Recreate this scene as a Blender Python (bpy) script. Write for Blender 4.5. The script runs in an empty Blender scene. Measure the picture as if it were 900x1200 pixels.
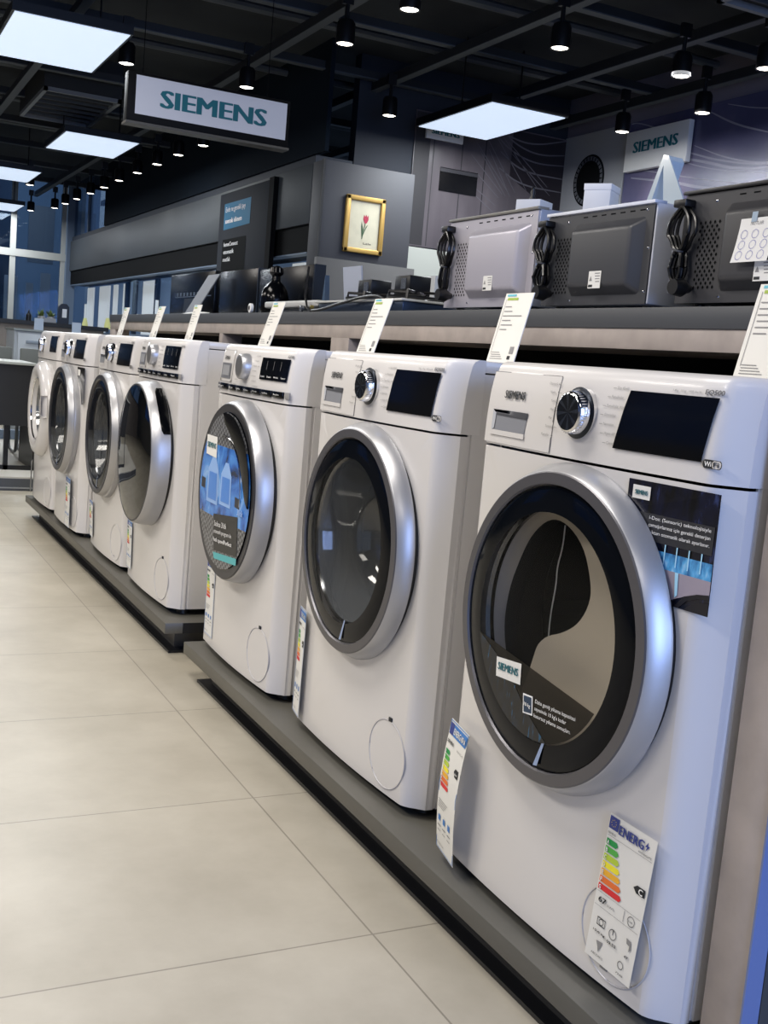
import bpy, bmesh, math, random
from mathutils import Vector, Matrix
random.seed(7)
SC = bpy.context.scene
COL = SC.collection
PI = math.pi

# ------------------------------------------------------------------ materials
def lin(h):
    h = h.lstrip('#')
    c = [int(h[i:i+2], 16) / 255 for i in (0, 2, 4)]
    return tuple(x / 12.92 if x <= .04045 else ((x + .055) / 1.055) ** 2.4 for x in c) + (1,)

_M = {}
def mat(name, col='#ffffff', rough=.5, metal=0., noise=0., nscale=8., emit=None, estr=0., coat=0., bump=0., spec=.5):
    if name in _M: return _M[name]
    m = bpy.data.materials.new(name); m.use_nodes = True
    nt = m.node_tree; b = nt.nodes['Principled BSDF']
    c = lin(col)
    b.inputs['Base Color'].default_value = c
    b.inputs['Roughness'].default_value = rough
    b.inputs['Metallic'].default_value = metal
    b.inputs['Coat Weight'].default_value = coat
    b.inputs['Specular IOR Level'].default_value = spec
    if emit:
        b.inputs['Emission Color'].default_value = lin(emit); b.inputs['Emission Strength'].default_value = estr
    if noise or bump:
        tc = nt.nodes.new('ShaderNodeNewGeometry')
        n = nt.nodes.new('ShaderNodeTexNoise'); n.inputs['Scale'].default_value = nscale; n.inputs['Detail'].default_value = 6
        nt.links.new(tc.outputs['Position'], n.inputs['Vector'])
        if noise:
            r = nt.nodes.new('ShaderNodeValToRGB')
            r.color_ramp.elements[0].position = .3; r.color_ramp.elements[1].position = .7
            r.color_ramp.elements[0].color = tuple(x * (1 - noise) for x in c[:3]) + (1,)
            r.color_ramp.elements[1].color = tuple(min(1, x * (1 + noise)) for x in c[:3]) + (1,)
            nt.links.new(n.outputs['Fac'], r.inputs['Fac']); nt.links.new(r.outputs['Color'], b.inputs['Base Color'])
        if bump:
            bp = nt.nodes.new('ShaderNodeBump'); bp.inputs['Strength'].default_value = bump; bp.inputs['Distance'].default_value = .002
            nt.links.new(n.outputs['Fac'], bp.inputs['Height']); nt.links.new(bp.outputs['Normal'], b.inputs['Normal'])
    _M[name] = m; return m

def glass(name, tint, rough=.02, ior=1.5, refl='#ffffff'):
    if name in _M: return _M[name]
    m = bpy.data.materials.new(name); m.use_nodes = True; nt = m.node_tree
    for n in list(nt.nodes): nt.nodes.remove(n)
    o = nt.nodes.new('ShaderNodeOutputMaterial'); mx = nt.nodes.new('ShaderNodeMixShader')
    t = nt.nodes.new('ShaderNodeBsdfTransparent'); g = nt.nodes.new('ShaderNodeBsdfGlossy'); lw = nt.nodes.new('ShaderNodeLayerWeight'); pw = nt.nodes.new('ShaderNodeMath'); f = nt.nodes.new('ShaderNodeMath')
    f0 = ((ior-1)/(ior+1))**2; pw.operation = 'POWER'; pw.inputs[1].default_value = 5; f.operation = 'MULTIPLY_ADD'
    f.inputs[1].default_value = 1-f0; f.inputs[2].default_value = f0
    nt.links.new(lw.outputs['Facing'], pw.inputs[0]); nt.links.new(pw.outputs[0], f.inputs[0])
    t.inputs['Color'].default_value = lin(tint); g.inputs['Roughness'].default_value = rough; g.inputs['Color'].default_value = lin(refl)
    nt.links.new(f.outputs[0], mx.inputs[0]); nt.links.new(t.outputs[0], mx.inputs[1]); nt.links.new(g.outputs[0], mx.inputs[2])
    nt.links.new(mx.outputs[0], o.inputs['Surface']); _M[name] = m; return m

def floor_mat():
    m = bpy.data.materials.new('floor_tiles'); m.use_nodes = True; nt = m.node_tree; b = nt.nodes['Principled BSDF']
    g = nt.nodes.new('ShaderNodeNewGeometry'); mp = nt.nodes.new('ShaderNodeMapping')
    mp.inputs['Location'].default_value = (.1348 + 12, -.1979 + 12, 0)
    nt.links.new(g.outputs['Position'], mp.inputs['Vector'])
    br = nt.nodes.new('ShaderNodeTexBrick'); br.offset = 0; br.squash = 1
    for k, v in {'Scale': 1, 'Mortar Size': .0018, 'Mortar Smooth': .1, 'Bias': 0, 'Brick Width': 1.2, 'Row Height': .6}.items(): br.inputs[k].default_value = v
    br.inputs['Color1'].default_value = lin('#b9b3a4'); br.inputs['Color2'].default_value = lin('#b2ac9d'); br.inputs['Mortar'].default_value = lin('#8d877b')
    nt.links.new(mp.outputs[0], br.inputs['Vector'])
    n = nt.nodes.new('ShaderNodeTexNoise'); n.inputs['Scale'].default_value = 3.2; n.inputs['Detail'].default_value = 9; n.inputs['Roughness'].default_value = .62
    nt.links.new(g.outputs['Position'], n.inputs['Vector'])
    r = nt.nodes.new('ShaderNodeValToRGB'); r.color_ramp.elements[0].position = .32; r.color_ramp.elements[1].position = .68
    r.color_ramp.elements[0].color = (.82, .80, .77, 1); r.color_ramp.elements[1].color = (1.06, 1.05, 1.04, 1)
    nt.links.new(n.outputs['Fac'], r.inputs['Fac'])
    mx = nt.nodes.new('ShaderNodeMix'); mx.data_type = 'RGBA'; mx.blend_type = 'MULTIPLY'; mx.inputs[0].default_value = 1
    nt.links.new(br.outputs['Color'], mx.inputs[6]); nt.links.new(r.outputs['Color'], mx.inputs[7])
    nt.links.new(mx.outputs[2], b.inputs['Base Color'])
    b.inputs['Roughness'].default_value = .38
    return m

def print_mat(name, stops, kind='NOISE', scale=6., rough=.25, stretch=(1, 1, 1), distort=0.):
    """printed picture: a texture over object coordinates pushed through a colour ramp"""
    if name in _M: return _M[name]
    m = bpy.data.materials.new(name); m.use_nodes = True; nt = m.node_tree; b = nt.nodes['Principled BSDF']
    tc = nt.nodes.new('ShaderNodeTexCoord'); mp = nt.nodes.new('ShaderNodeMapping'); mp.inputs['Scale'].default_value = stretch
    nt.links.new(tc.outputs['Object'], mp.inputs['Vector'])
    if kind == 'NOISE':
        t = nt.nodes.new('ShaderNodeTexNoise'); t.inputs['Detail'].default_value = 5; t.inputs['Distortion'].default_value = distort; out = 'Fac'
    elif kind == 'CHECK':
        t = nt.nodes.new('ShaderNodeTexChecker'); out = 'Fac'
    else:
        t = nt.nodes.new('ShaderNodeTexWave'); t.inputs['Distortion'].default_value = distort; out = 'Fac'
    t.inputs['Scale'].default_value = scale
    nt.links.new(mp.outputs[0], t.inputs['Vector'])
    r = nt.nodes.new('ShaderNodeValToRGB'); el = r.color_ramp.elements
    el[0].position, el[0].color = stops[0][0], lin(stops[0][1]); el[1].position, el[1].color = stops[-1][0], lin(stops[-1][1])
    for p, c in stops[1:-1]:
        e = el.new(p); e.color = lin(c)
    nt.links.new(t.outputs[out], r.inputs['Fac']); nt.links.new(r.outputs['Color'], b.inputs['Base Color'])
    b.inputs['Roughness'].default_value = rough
    _M[name] = m; return m

WHITE = mat('white_enamel', '#d6d3d1', .24, coat=.3)
PANELW = mat('white_panel_plastic', '#d6d3d1', .32, coat=.15)
SEAM = mat('seam_shadow', '#4a4a4c', .7)
SILVER = mat('silver_ring', '#b4b4b6', .36, .65)
RINGGREY = mat('grey_brushed_ring', '#5f5e62', .36, .55)
CHROME = mat('chrome', '#e2e2e4', .07, 1.)
DARKRING = mat('dark_grey_ring', '#3c3c40', .35, .3)
BLACKGLOSS = mat('black_gloss', '#06070a', .14, spec=.25)
BANDGLASS = mat('navy_black_glass_band', '#070a10', .08, spec=.14)
DIALFACE = mat('dial_face_dark_metal', '#2c3038', .3, .9)
TEXTDK = mat('dark_print', '#1d2024', .6)
TEXTGR = mat('grey_print', '#8b8a8a', .6)
PETROL = mat('petrol_print', '#0f6470', .5)
PAPER = mat('white_paper', '#e3e2de', .6)
WHITEPR = mat('white_print', '#f2f2f2', .5)
DRUM = mat('drum_steel', '#9a9a9c', .3, .9)
DRUMDK = mat('drum_shaded', '#0b0b0d', .6, spec=.2)  # shade inside the nearest machine's door is put into this colour
RUBBER = mat('grey_rubber', '#56555a', .6)
BLACKPL = mat('black_plastic', '#0b0b0d', .35)
CORDM = mat('black_cord', '#08080a', .3)
GLASSC = glass('tinted_door_glass', '#dcdcdb', .02, 1.5, '#8d9096')
GLASSB = glass('clear_bowl_glass', '#d2d4d6', .04, 2.3)
def milky(m, col, fac):
    nt = m.node_tree; o = nt.nodes['Material Output']; src = o.inputs['Surface'].links[0].from_socket
    mx = nt.nodes.new('ShaderNodeMixShader'); p = nt.nodes.new('ShaderNodeBsdfPrincipled')
    p.inputs['Base Color'].default_value = lin(col); p.inputs['Roughness'].default_value = .15; mx.inputs[0].default_value = fac
    nt.links.new(src, mx.inputs[1]); nt.links.new(p.outputs[0], mx.inputs[2]); nt.links.new(mx.outputs[0], o.inputs['Surface'])
milky(GLASSB, '#b9c0c8', .22)
GLASSD = glass('dark_door_glass', '#3a3d42', .02, 1.7)
CONC = mat('taupe_concrete', '#a89d95', .6, noise=.16, nscale=11)
CHAR = mat('charcoal_slab', '#47494c', .45)
BLACK = mat('matt_black', '#07080a', .8, spec=.1)

# ------------------------------------------------------------------ mesh builder
_tc = {}
def text_geo(s, bold):
    k = (s, bold)
    if k in _tc: return _tc[k]
    cu = bpy.data.curves.new('t', 'FONT'); cu.body = s; cu.resolution_u = 2; cu.offset = 0
    ob = bpy.data.objects.new('t', cu); COL.objects.link(ob); bpy.context.view_layer.update()
    ev = ob.evaluated_get(bpy.context.evaluated_depsgraph_get()); me = ev.to_mesh()
    V = [(v.co.x, v.co.y) for v in me.vertices]; F = [tuple(p.vertices) for p in me.polygons]
    ev.to_mesh_clear(); bpy.data.objects.remove(ob); bpy.data.curves.remove(cu)
    if not V: V = [(0, 0), (1, 0), (0, 1)]; F = []
    x0 = min(v[0] for v in V); x1 = max(v[0] for v in V); y0 = min(v[1] for v in V); y1 = max(v[1] for v in V)
    _tc[k] = (V, F, x0, x1, y0, y1); return _tc[k]

class MB:
    def __init__(s): s.bm = bmesh.new(); s.mats = []
    def mi(s, m):
        if m not in s.mats: s.mats.append(m)
        return s.mats.index(m)
    def face(s, pts, m):
        vs = [s.bm.verts.new(p) for p in pts]
        f = s.bm.faces.new(vs); f.material_index = s.mi(m); return f
    def box(s, x0, x1, y0, y1, z0, z1, m, bev=0, seg=2):
        if x0 > x1: x0, x1 = x1, x0
        if y0 > y1: y0, y1 = y1, y0
        if z0 > z1: z0, z1 = z1, z0
        c = [s.bm.verts.new((x, y, z)) for x in (x0, x1) for y in (y0, y1) for z in (z0, z1)]
        fs = [s.bm.faces.new([c[i] for i in q]) for q in ((0, 1, 3, 2), (4, 6, 7, 5), (0, 4, 5, 1), (2, 3, 7, 6), (0, 2, 6, 4), (1, 5, 7, 3))]
        k = s.mi(m)
        for f in fs: f.material_index = k
        if bev:
            es = list({e for f in fs for e in f.edges})
            r = bmesh.ops.bevel(s.bm, geom=es, offset=bev, segments=seg, profile=.5, affect='EDGES')
            for f in r['faces']: f.material_index = k
        return c
    def prism(s, pts, d, m, m2=None):
        d = Vector(d); a = [s.bm.verts.new(p) for p in pts]; b = [s.bm.verts.new(Vector(p) + d) for p in pts]; n = len(pts)
        k = s.mi(m2 or m)
        s.bm.faces.new(a).material_index = s.mi(m); s.bm.faces.new(b[::-1]).material_index = k
        for i in range(n): s.bm.faces.new((a[i], a[(i+1) % n], b[(i+1) % n], b[i])).material_index = k
    def lathe(s, prof, o, m, seg=64, ax='x', a0=0, a1=2*PI):
        """prof: (axial, radius[, material of the span that follows])"""
        full = abs(a1 - a0 - 2*PI) < 1e-6; n = seg if full else seg + 1
        rings = []
        for p in prof:
            h, r = p[0], p[1]
            if r < 1e-6:
                q = (h, 0, 0) if ax == 'x' else ((0, h, 0) if ax == 'y' else (0, 0, h))
                rings.append([s.bm.verts.new(Vector(o) + Vector(q))]); continue
            R = []
            for i in range(n):
                t = a0 + (a1 - a0) * i / seg; c, d = r*math.cos(t), r*math.sin(t)
                q = (h, -c, d) if ax == 'x' else ((c, h, d) if ax == 'y' else (c, d, h))
                R.append(s.bm.verts.new(Vector(o) + Vector(q)))
            rings.append(R)
        for j in range(len(rings) - 1):
            A, B = rings[j], rings[j+1]; k = s.mi(prof[j][2] if len(prof[j]) > 2 else m)
            for i in range(seg):
                i2 = (i + 1) % n
                if len(A) == 1 and len(B) == 1: continue
                if len(A) == 1: f = s.bm.faces.new((A[0], B[i], B[i2]))
                elif len(B) == 1: f = s.bm.faces.new((A[i], A[i2], B[0]))
                else: f = s.bm.faces.new((A[i], A[i2], B[i2], B[i]))
                f.material_index = k
    def tube(s, pts, r, m, seg=8, closed=False, smooth=0):
        pts = [Vector(p) for p in pts]
        for _ in range(smooth):
            q = [] if closed else [pts[0]]
            for i in range(len(pts) - (0 if closed else 1)):
                a, b = pts[i], pts[(i+1) % len(pts)]; q += [a*.75 + b*.25, a*.25 + b*.75]
            if not closed: q.append(pts[-1])
            pts = q
        n = len(pts); rings = []; up = Vector((.13, .31, .94))
        for i, p in enumerate(pts):
            a = pts[(i-1) % n] if (closed or i) else p; b = pts[(i+1) % n] if (closed or i < n-1) else p
            t = (b - a).normalized(); u = up - t*up.dot(t)
            if u.length < .05: u = Vector((1, 0, 0)) - t*t.x
            u.normalize(); w = t.cross(u); up = u
            rr = r[i] if isinstance(r, (list, tuple)) else r
            rings.append([s.bm.verts.new(p + u*rr*math.cos(2*PI*k/seg) + w*rr*math.sin(2*PI*k/seg)) for k in range(seg)])
        mi = s.mi(m)
        for i in range(n if closed else n-1):
            A, B = rings[i], rings[(i+1) % n]
            for k in range(seg): s.bm.faces.new((A[k], A[(k+1) % seg], B[(k+1) % seg], B[k])).material_index = mi
        if not closed:
            s.bm.faces.new(rings[0][::-1]).material_index = mi; s.bm.faces.new(rings[-1]).material_index = mi
    def grid(s, rows, m, closed=False):
        R = [[s.bm.verts.new(p) for p in r] for r in rows]; k = s.mi(m)
        for i in range(len(R)-1):
            n = len(R[i])
            for j in range(n if closed else n-1):
                s.bm.faces.new((R[i][j], R[i][(j+1) % n], R[i+1][(j+1) % n], R[i+1][j])).material_index = k
    def text(s, t, fn, u, v, w, h, m, bold=False):
        """fit text t into the box (u..u+w, v..v+h); w None keeps the natural width for cap height h"""
        V, F, x0, x1, y0, y1 = text_geo(t, bold)
        if w is None: sy = h / .72; sx = sy; y0 = 0; uo = x0
        else: sx = w / (x1 - x0); sy = h / max(y1 - y0, 1e-6); uo = x0
        vs = [s.bm.verts.new(fn(u + (p[0]-uo)*sx, v + (p[1]-y0)*sy)) for p in V]; k = s.mi(m)
        hh = (y1 - y0)*sy
        c0 = Vector(fn(u, v)); nn = (Vector(fn(u+.01, v))-c0).cross(Vector(fn(u, v+.01))-c0).normalized()
        for q, sh in enumerate((0, .04*hh, .08*hh, .12*hh, .16*hh) if bold else (0,)):
            if sh: vs = [s.bm.verts.new(Vector(fn(u + sh + (p[0]-uo)*sx, v + (p[1]-y0)*sy)) + nn*.00012*q) for p in V]
            for f in F:
                try: s.bm.faces.new([vs[i] for i in f]).material_index = k
                except ValueError: pass
    def poly(s, pts, fn, m): return s.face([fn(*p) for p in pts], m)
    def ribbon(s, pts, fn, w, m):
        for _ in range(3):
            q = [pts[0]]
            for a, b in zip(pts, pts[1:]): q += [(a[0]*.75+b[0]*.25, a[1]*.75+b[1]*.25), (a[0]*.25+b[0]*.75, a[1]*.25+b[1]*.75)]
            pts = q + [pts[-1]]
        k = s.mi(m); L = []
        for i, p in enumerate(pts):
            a = pts[max(i-1, 0)]; b = pts[min(i+1, len(pts)-1)]; dx, dy = b[0]-a[0], b[1]-a[1]; l = math.hypot(dx, dy) or 1
            f = w * (.35 + .65*math.sin(PI*(i+.5)/len(pts)))
            L.append((s.bm.verts.new(fn(p[0]-dy/l*f/2, p[1]+dx/l*f/2)), s.bm.verts.new(fn(p[0]+dy/l*f/2, p[1]-dx/l*f/2))))
        for a, b in zip(L, L[1:]): s.bm.faces.new((a[0], b[0], b[1], a[1])).material_index = k
    def circle_line(s, cu, cv, r, w, fn, m, seg=28, a0=0, a1=2*PI):
        k = s.mi(m); P = []
        for i in range(seg+1):
            t = a0+(a1-a0)*i/seg; P.append((s.bm.verts.new(fn(cu+r*math.cos(t), cv+r*math.sin(t))), s.bm.verts.new(fn(cu+(r-w)*math.cos(t), cv+(r-w)*math.sin(t)))))
        for a, b in zip(P, P[1:]): s.bm.faces.new((a[0], b[0], b[1], a[1])).material_index = k
    def move(s, f):
        for v in s.bm.verts: v.co = f(v.co)
    def build(s, name, parent=None, label=None, cat=None, group=None, kind=None, smooth=True, ang=38, merge=True):
        if merge: bmesh.ops.remove_doubles(s.bm, verts=s.bm.verts, dist=1e-5)
        bmesh.ops.recalc_face_normals(s.bm, faces=s.bm.faces)
        me = bpy.data.meshes.new(name); s.bm.to_mesh(me); s.bm.free()
        for m in s.mats: me.materials.append(m)
        if smooth:
            me.polygons.foreach_set('use_smooth', [True]*len(me.polygons)); me.set_sharp_from_angle(angle=math.radians(ang))
        o = bpy.data.objects.new(name, me); COL.objects.link(o)
        if parent: o.parent = parent
        tag(o, label, cat, group, kind); return o

def tag(o, label=None, cat=None, group=None, kind=None):
    for k, v in (('label', label), ('category', cat), ('group', group), ('kind', kind)):
        if v: o[k] = v
    return o
def empty(name, loc, label, cat, group=None, rz=0):
    o = bpy.data.objects.new(name, None); COL.objects.link(o); o.location = loc; o.rotation_euler = (0, 0, rz); o.empty_display_size = .05
    return tag(o, label, cat, group)
def copy_tree(o, parent=None):
    c = o.copy(); COL.objects.link(c); c.parent = parent
    for ch in list(o.children): copy_tree(ch, c)
    return c

# ------------------------------------------------------------------ camera
yaw, pitch, roll, fpx = -.4694, -.1309, .0863, 1295.03
cy, sy, cp, sp = math.cos(yaw), math.sin(yaw), math.cos(pitch), math.sin(pitch)
fwd = Vector((-sy*cp, cy*cp, sp)); rt = Vector((cy, sy, 0)); up = rt.cross(fwd)
r2 = rt*math.cos(roll) + up*math.sin(roll); u2 = up*math.cos(roll) - rt*math.sin(roll)
cam = bpy.data.cameras.new('camera'); co = bpy.data.objects.new('camera', cam); COL.objects.link(co)
mw = Matrix((r2, u2, -fwd)).transposed().to_4x4(); mw.translation = (-.9667, -1.3487, .9487); co.matrix_world = mw
cam.sensor_fit = 'VERTICAL'; cam.sensor_height = 36; cam.lens = fpx/1200*36; cam.clip_start = .02; cam.clip_end = 200
SC.camera = co

# ------------------------------------------------------------------ washing machines
W, BOW = .598, .014
YC, ZC = .288, .4725
def front(y0, z0, eps=.0015, slope=True):
    """text plane on the machine front: u to the viewer's right (-y), v up; follows the leaning panel"""
    def fn(u, v):
        z = z0 + v; x = -eps
        if slope and z > .717: x += px(z)
        return (x, y0 - u, z)
    return fn
def px(z):
    P = [(.717, 0), (.76, .001), (.80, .004), (.825, .008), (.842, .012), (.8505, .0165), (.855, .026)]
    for (a, xa), (b, xb) in zip(P, P[1:]):
        if z <= b: return xa + (xb - xa)*(z - a)/(b - a)
    return .036
def corner(y, r=.036):
    d = min(y, W - y); P = [(0, .034), (.022, .0095), (.028, .0045), (.034, .0012), (.040, 0)]
    for (a, xa), (b, xb) in zip(P, P[1:]):
        if d <= b: return xa + (xb - xa)*(d - a)/(b - a)
    return 0
YS = [0, .0073, .0147, .022, .025, .028, .031, .034, .040] + [.08+.04*i for i in range(6)]
YS = sorted(set(YS + [round(W-y, 5) for y in YS]))
def bow(v): return Vector((v.x + BOW*((v.y - W/2)/(W/2))**2 * max(0, 1 - max(v.x, 0)/.3), v.y, v.z))

def machine(i, x, y, zb, kind, label):
    root = empty('washing_machine', (x, y, zb), label, 'washing machine', 'washing machines in a row on the plinths')
    # --- cabinet
    b = MB(); n = 72; hr = .212
    rect = (.040, W-.040, .006, .7155)
    circ, outer = [], []
    angs = sorted([2*PI*k/n for k in range(n)] + [math.atan2(zz-ZC, yy-YC) % (2*PI) for yy in rect[:2] for zz in rect[2:]])
    for a in angs:
        c, s_ = math.cos(a), math.sin(a); circ.append((.0, YC + hr*c, ZC + hr*s_))
        t = min([(rect[1]-YC)/c if c > 1e-9 else 9, (rect[0]-YC)/c if c < -1e-9 else 9, (rect[3]-ZC)/s_ if s_ > 1e-9 else 9, (rect[2]-ZC)/s_ if s_ < -1e-9 else 9])
        outer.append((.0, YC + t*c, ZC + t*s_))
    b.grid([circ, [(0, p[1]*.5+q[1]*.5, p[2]*.5+q[2]*.5) for p, q in zip(circ, outer)], outer], WHITE, closed=True)
    b.grid([circ, [(.03, p[1], p[2]) for p in circ]], WHITE, closed=True)
    for side in (0, 1):
        ys = [yy for yy in YS if yy <= .0401]
        ys = ys if not side else [W-q for q in ys]
        b.grid([[(corner(q), q, z) for q in ys] for z in (.006, .2, .4, .6, .7155)], WHITE)
        yy = 0 if not side else W; e = .004 if not side else -.004
        yy += -.00004 if not side else .00004
        b.grid([[(.034, yy, z), (.05, yy, z)] for z in (.006, .7155)], WHITE)
        b.grid([[(.05, yy, z), (.0505, yy+e, z), (.058, yy+e, z), (.059, yy+e*.2, z), (.59, yy+e*.2, z)] for z in (.006, .83)], WHITE)
    b.grid([[(.59, yy, z) for yy in (.001, W-.001)] for z in (.006, .85)], WHITE)
    b.face([(corner(q), q, .006) for q in YS] + [(.59, W, .006), (.59, 0, .006)], BLACKPL)
    b.box(.062, .59, .001, W-.001, .832, .8545, WHITE, .004)
    b.move(bow); b.build('cabinet', root)
    # --- control panel
    b = MB()
    lv = [(.7195, .0)] + [(z, px(z)) for z in (.73, .76, .79, .81, .825, .835, .842, .847, .851, .8535, .855)] + [(.8552, .062)]
    b.grid([[(xx + corner(q)*(1 if xx < .05 else 0), q, z) for q in YS] for z, xx in lv], PANELW)
    for yy in (-.00004, W+.00004): b.face([(min(px(z)+.034, .062), yy, z) for z in (.7195, .76, .80, .825, .842, .851, .855)] + [(.075, yy, .855), (.075, yy, .7195)], PANELW)
    b.face([(corner(q), q, .7195) for q in YS] + [(.075, W, .7195), (.075, 0, .7195)], SEAM)
    b.move(bow); b.build('control_panel', root)
    small = i >= 5
    A = kind in ('round_dark', 'white_small')
    # --- detergent drawer
    b = MB()
    if A:
        fn = front(.568, 0, .0012); w_, z0, z1 = .204, .722, .837
        b.grid([[fn(u*w_/6, z0+(z1-z0)*k/6) for u in range(7)] for k in range(7)], PANELW)
        for (u0, u1, v0, v1) in ((0, w_, z1-.001, z1+.0008), (w_-.0015, w_, z0, z1)):
            b.grid([[fn(u0, v0+(v1-v0)*k/5) for k in range(6)], [fn(u1, v0+(v1-v0)*k/5) for k in range(6)]], SEAM)
        b.move(bow); dr = b.build('detergent_drawer', root)
        b = MB(); fn = front(.546, 0, .0024); w_ = .112
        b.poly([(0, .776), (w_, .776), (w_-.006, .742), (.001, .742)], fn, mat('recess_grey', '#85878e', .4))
        b.poly([(0, .776), (w_, .776), (w_-.003, .766), (.014, .768)], front(.546, 0, .0032), mat('recess_shade', '#3b3c42', .5))  # flat patches; the shade at the top of the recess is painted
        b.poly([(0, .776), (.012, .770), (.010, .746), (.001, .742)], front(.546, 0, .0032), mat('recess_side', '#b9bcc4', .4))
        b.poly([(-.003, .743), (w_-.004, .743), (w_-.004, .735), (-.003, .735)], front(.546, 0, .0034), PANELW)
        b.move(bow); b.build('drawer_handle', dr, 'recessed grey grip of the drawer')
    else:
        fn = front(.556, 0, .0015); w_ = .118
        b.grid([[fn(u*w_/6, .752+.085*k/6) for u in range(7)] for k in range(7)], PANELW)
        b.circle_line(.059, .79, .0, 0, fn, SEAM, 3)
        for (u0, u1, v0, v1) in ((0, w_, .8365, .838), (0, w_, .7515, .753), (w_-.0012, w_, .752, .837), (0, .0012, .752, .837)):
            b.poly([(u0, v0), (u1, v0), (u1, v1), (u0, v1)], fn, TEXTGR)
        b.move(bow); dr = b.build('detergent_drawer', root)
        b = MB(); fn = front(.545, 0, .0028)
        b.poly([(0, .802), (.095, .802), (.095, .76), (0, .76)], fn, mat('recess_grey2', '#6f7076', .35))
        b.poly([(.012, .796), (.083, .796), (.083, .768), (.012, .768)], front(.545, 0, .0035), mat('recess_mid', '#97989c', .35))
        b.move(bow); b.build('drawer_handle', dr, 'grey recessed grip of the drawer')
    # --- brand lettering
    b = MB()
    if A: b.text('SIEMENS', front(.515, .796, .0032), 0, 0, .063, .0125, TEXTDK, True)
    else: b.text('SIEMENS', front(.53, .812, .0035), 0, 0, .05, .0095, TEXTDK, True)
    b.move(bow); b.build('brand_lettering', root, 'dark brand lettering on the panel'); b = MB()
    b.text('EQ500' if A else 'iQ700', front(.064, .828, .002), 0, 0, .031, .0075, mat('print_mid', '#55565a', .5), True)
    if A: b.text('1-8kg   10 kg   1400 dev/dk', front(.12, .829, .002), 0, 0, .05, .004, TEXTGR)
    b.move(bow); b.build('range_lettering', root, 'small range name at the upper right of the panel')
    # --- programme dial
    dy, dz = (.300, .787) if A else (.324, .797)
    if kind == 'white_small': dy = .37
    b = MB(); xr = px(dz)
    if A:
        b.lathe([(xr+.003, .0375, CHROME), (xr-.005, .0375, DIALFACE), (xr-.0065, .0335, DIALFACE), (xr-.008, .0315, CHROME), (xr-.021, .0298, CHROME), (xr-.0235, .0278, CHROME), (xr-.024, .026)], (0, dy, dz), CHROME, 48)
        for k in range(40):
            t = 2*PI*k/40; b.box(xr-.020, xr-.010, dy+.0302*math.cos(t)-.0007, dy+.0302*math.cos(t)+.0007, dz+.0302*math.sin(t)-.0007, dz+.0302*math.sin(t)+.0007, CHROME)
    else:
        b.lathe([(xr+.003, .035), (xr-.006, .0345), (xr-.020, .0318), (xr-.022, .030), (xr-.0223, .027)], (0, dy, dz), SILVER, 48)
    b.move(bow); di = b.build('program_dial', root)
    b = MB()
    if A:
        for k in range(24):
            m_ = DIALFACE if k % 3 else mat('dial_light_sector', '#555c68', .25, .9)
            t0, t1 = 2*PI*k/24, 2*PI*(k+1)/24
            b.face([(xr-.0232, dy, dz), (xr-.0243, dy-.0262*math.cos(t0), dz+.0262*math.sin(t0)), (xr-.0243, dy-.0262*math.cos(t1), dz+.0262*math.sin(t1))], m_)
    else:
        b.lathe([(xr-.0222, .0272), (xr-.0227, .025), (xr-.023, 0)], (0, dy, dz), mat('dial_face_silver', '#a9a8a8', .3, .8), 40)
    b.move(bow); b.build('dial_face', di, 'round dark radial face of the dial' if A else 'flat brushed face of the dial', smooth=False)
    # --- programme names
    if kind != 'white_small':
        b = MB()
        Ls = ['Otomatik 40°', 'Narin', 'Yünlüler', 'Hızlı', 'Mix', 'Sentetikler', 'Pamuklu']
        Rs = ["Eko 40-60", 'Pamuklular', 'Pamuklular\u200a koyu', 'Gömlekler', 'Nevresim', 'Hijyen 60°', 'Çamaşır kuru']
        rr = [.064, .056, .050, .048, .049, .054, .062] if A else [.062, .055, .05, .048, .05, .055, .062]
        for k in range(7):
            v = .826 - k*.0128
            nsz = .0042
            b.text(Rs[k], front(dy-rr[k]-.008, 0, .0018), 0, v, None, nsz, TEXTGR)
            b.text(Ls[k], front(dy+rr[k]+.026, 0, .0032), 0, v-.002, None, nsz, TEXTGR)
            b.poly([(0, v+.001), (.007, v+.001), (.007, v+.0017), (0, v+.0017)], front(dy-rr[k]+.001, 0, .0018), TEXTGR)
            b.poly([(0, v-.001), (.006, v-.001), (.006, v-.0003), (0, v-.0003)], front(dy+rr[k]+.002, 0, .0032), TEXTGR)
        b.move(bow); b.build('program_print', root, 'small grey programme names around the dial')
    # --- display
    b = MB()
    if kind == 'white_small': D = [(.185, .832), (.055, .832), (.055, .756), (.185, .756)]
    elif A: D = [(.199, .826), (.037, .826), (.048, .745), (.215, .745)]
    else: D = [(.213, .8255), (.042, .8255), (.047, .7705), (.214, .7705)] if i == 3 else [(.21, .831), (.058, .831), (.062, .759), (.212, .759)]
    fn = lambda u, v: (px(v)-.0025, u, v)
    rows = []
    for k in range(7):
        t = k/6; a = (D[0][0]*(1-t)+D[3][0]*t, D[0][1]*(1-t)+D[3][1]*t); c = (D[1][0]*(1-t)+D[2][0]*t, D[1][1]*(1-t)+D[2][1]*t)
        rows.append([fn(a[0]*(1-q/5)+c[0]*q/5, a[1]*(1-q/5)+c[1]*q/5) for q in range(6)])
    b.grid(rows, BLACKGLOSS); b.move(bow); dp = b.build('display', root)
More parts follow.
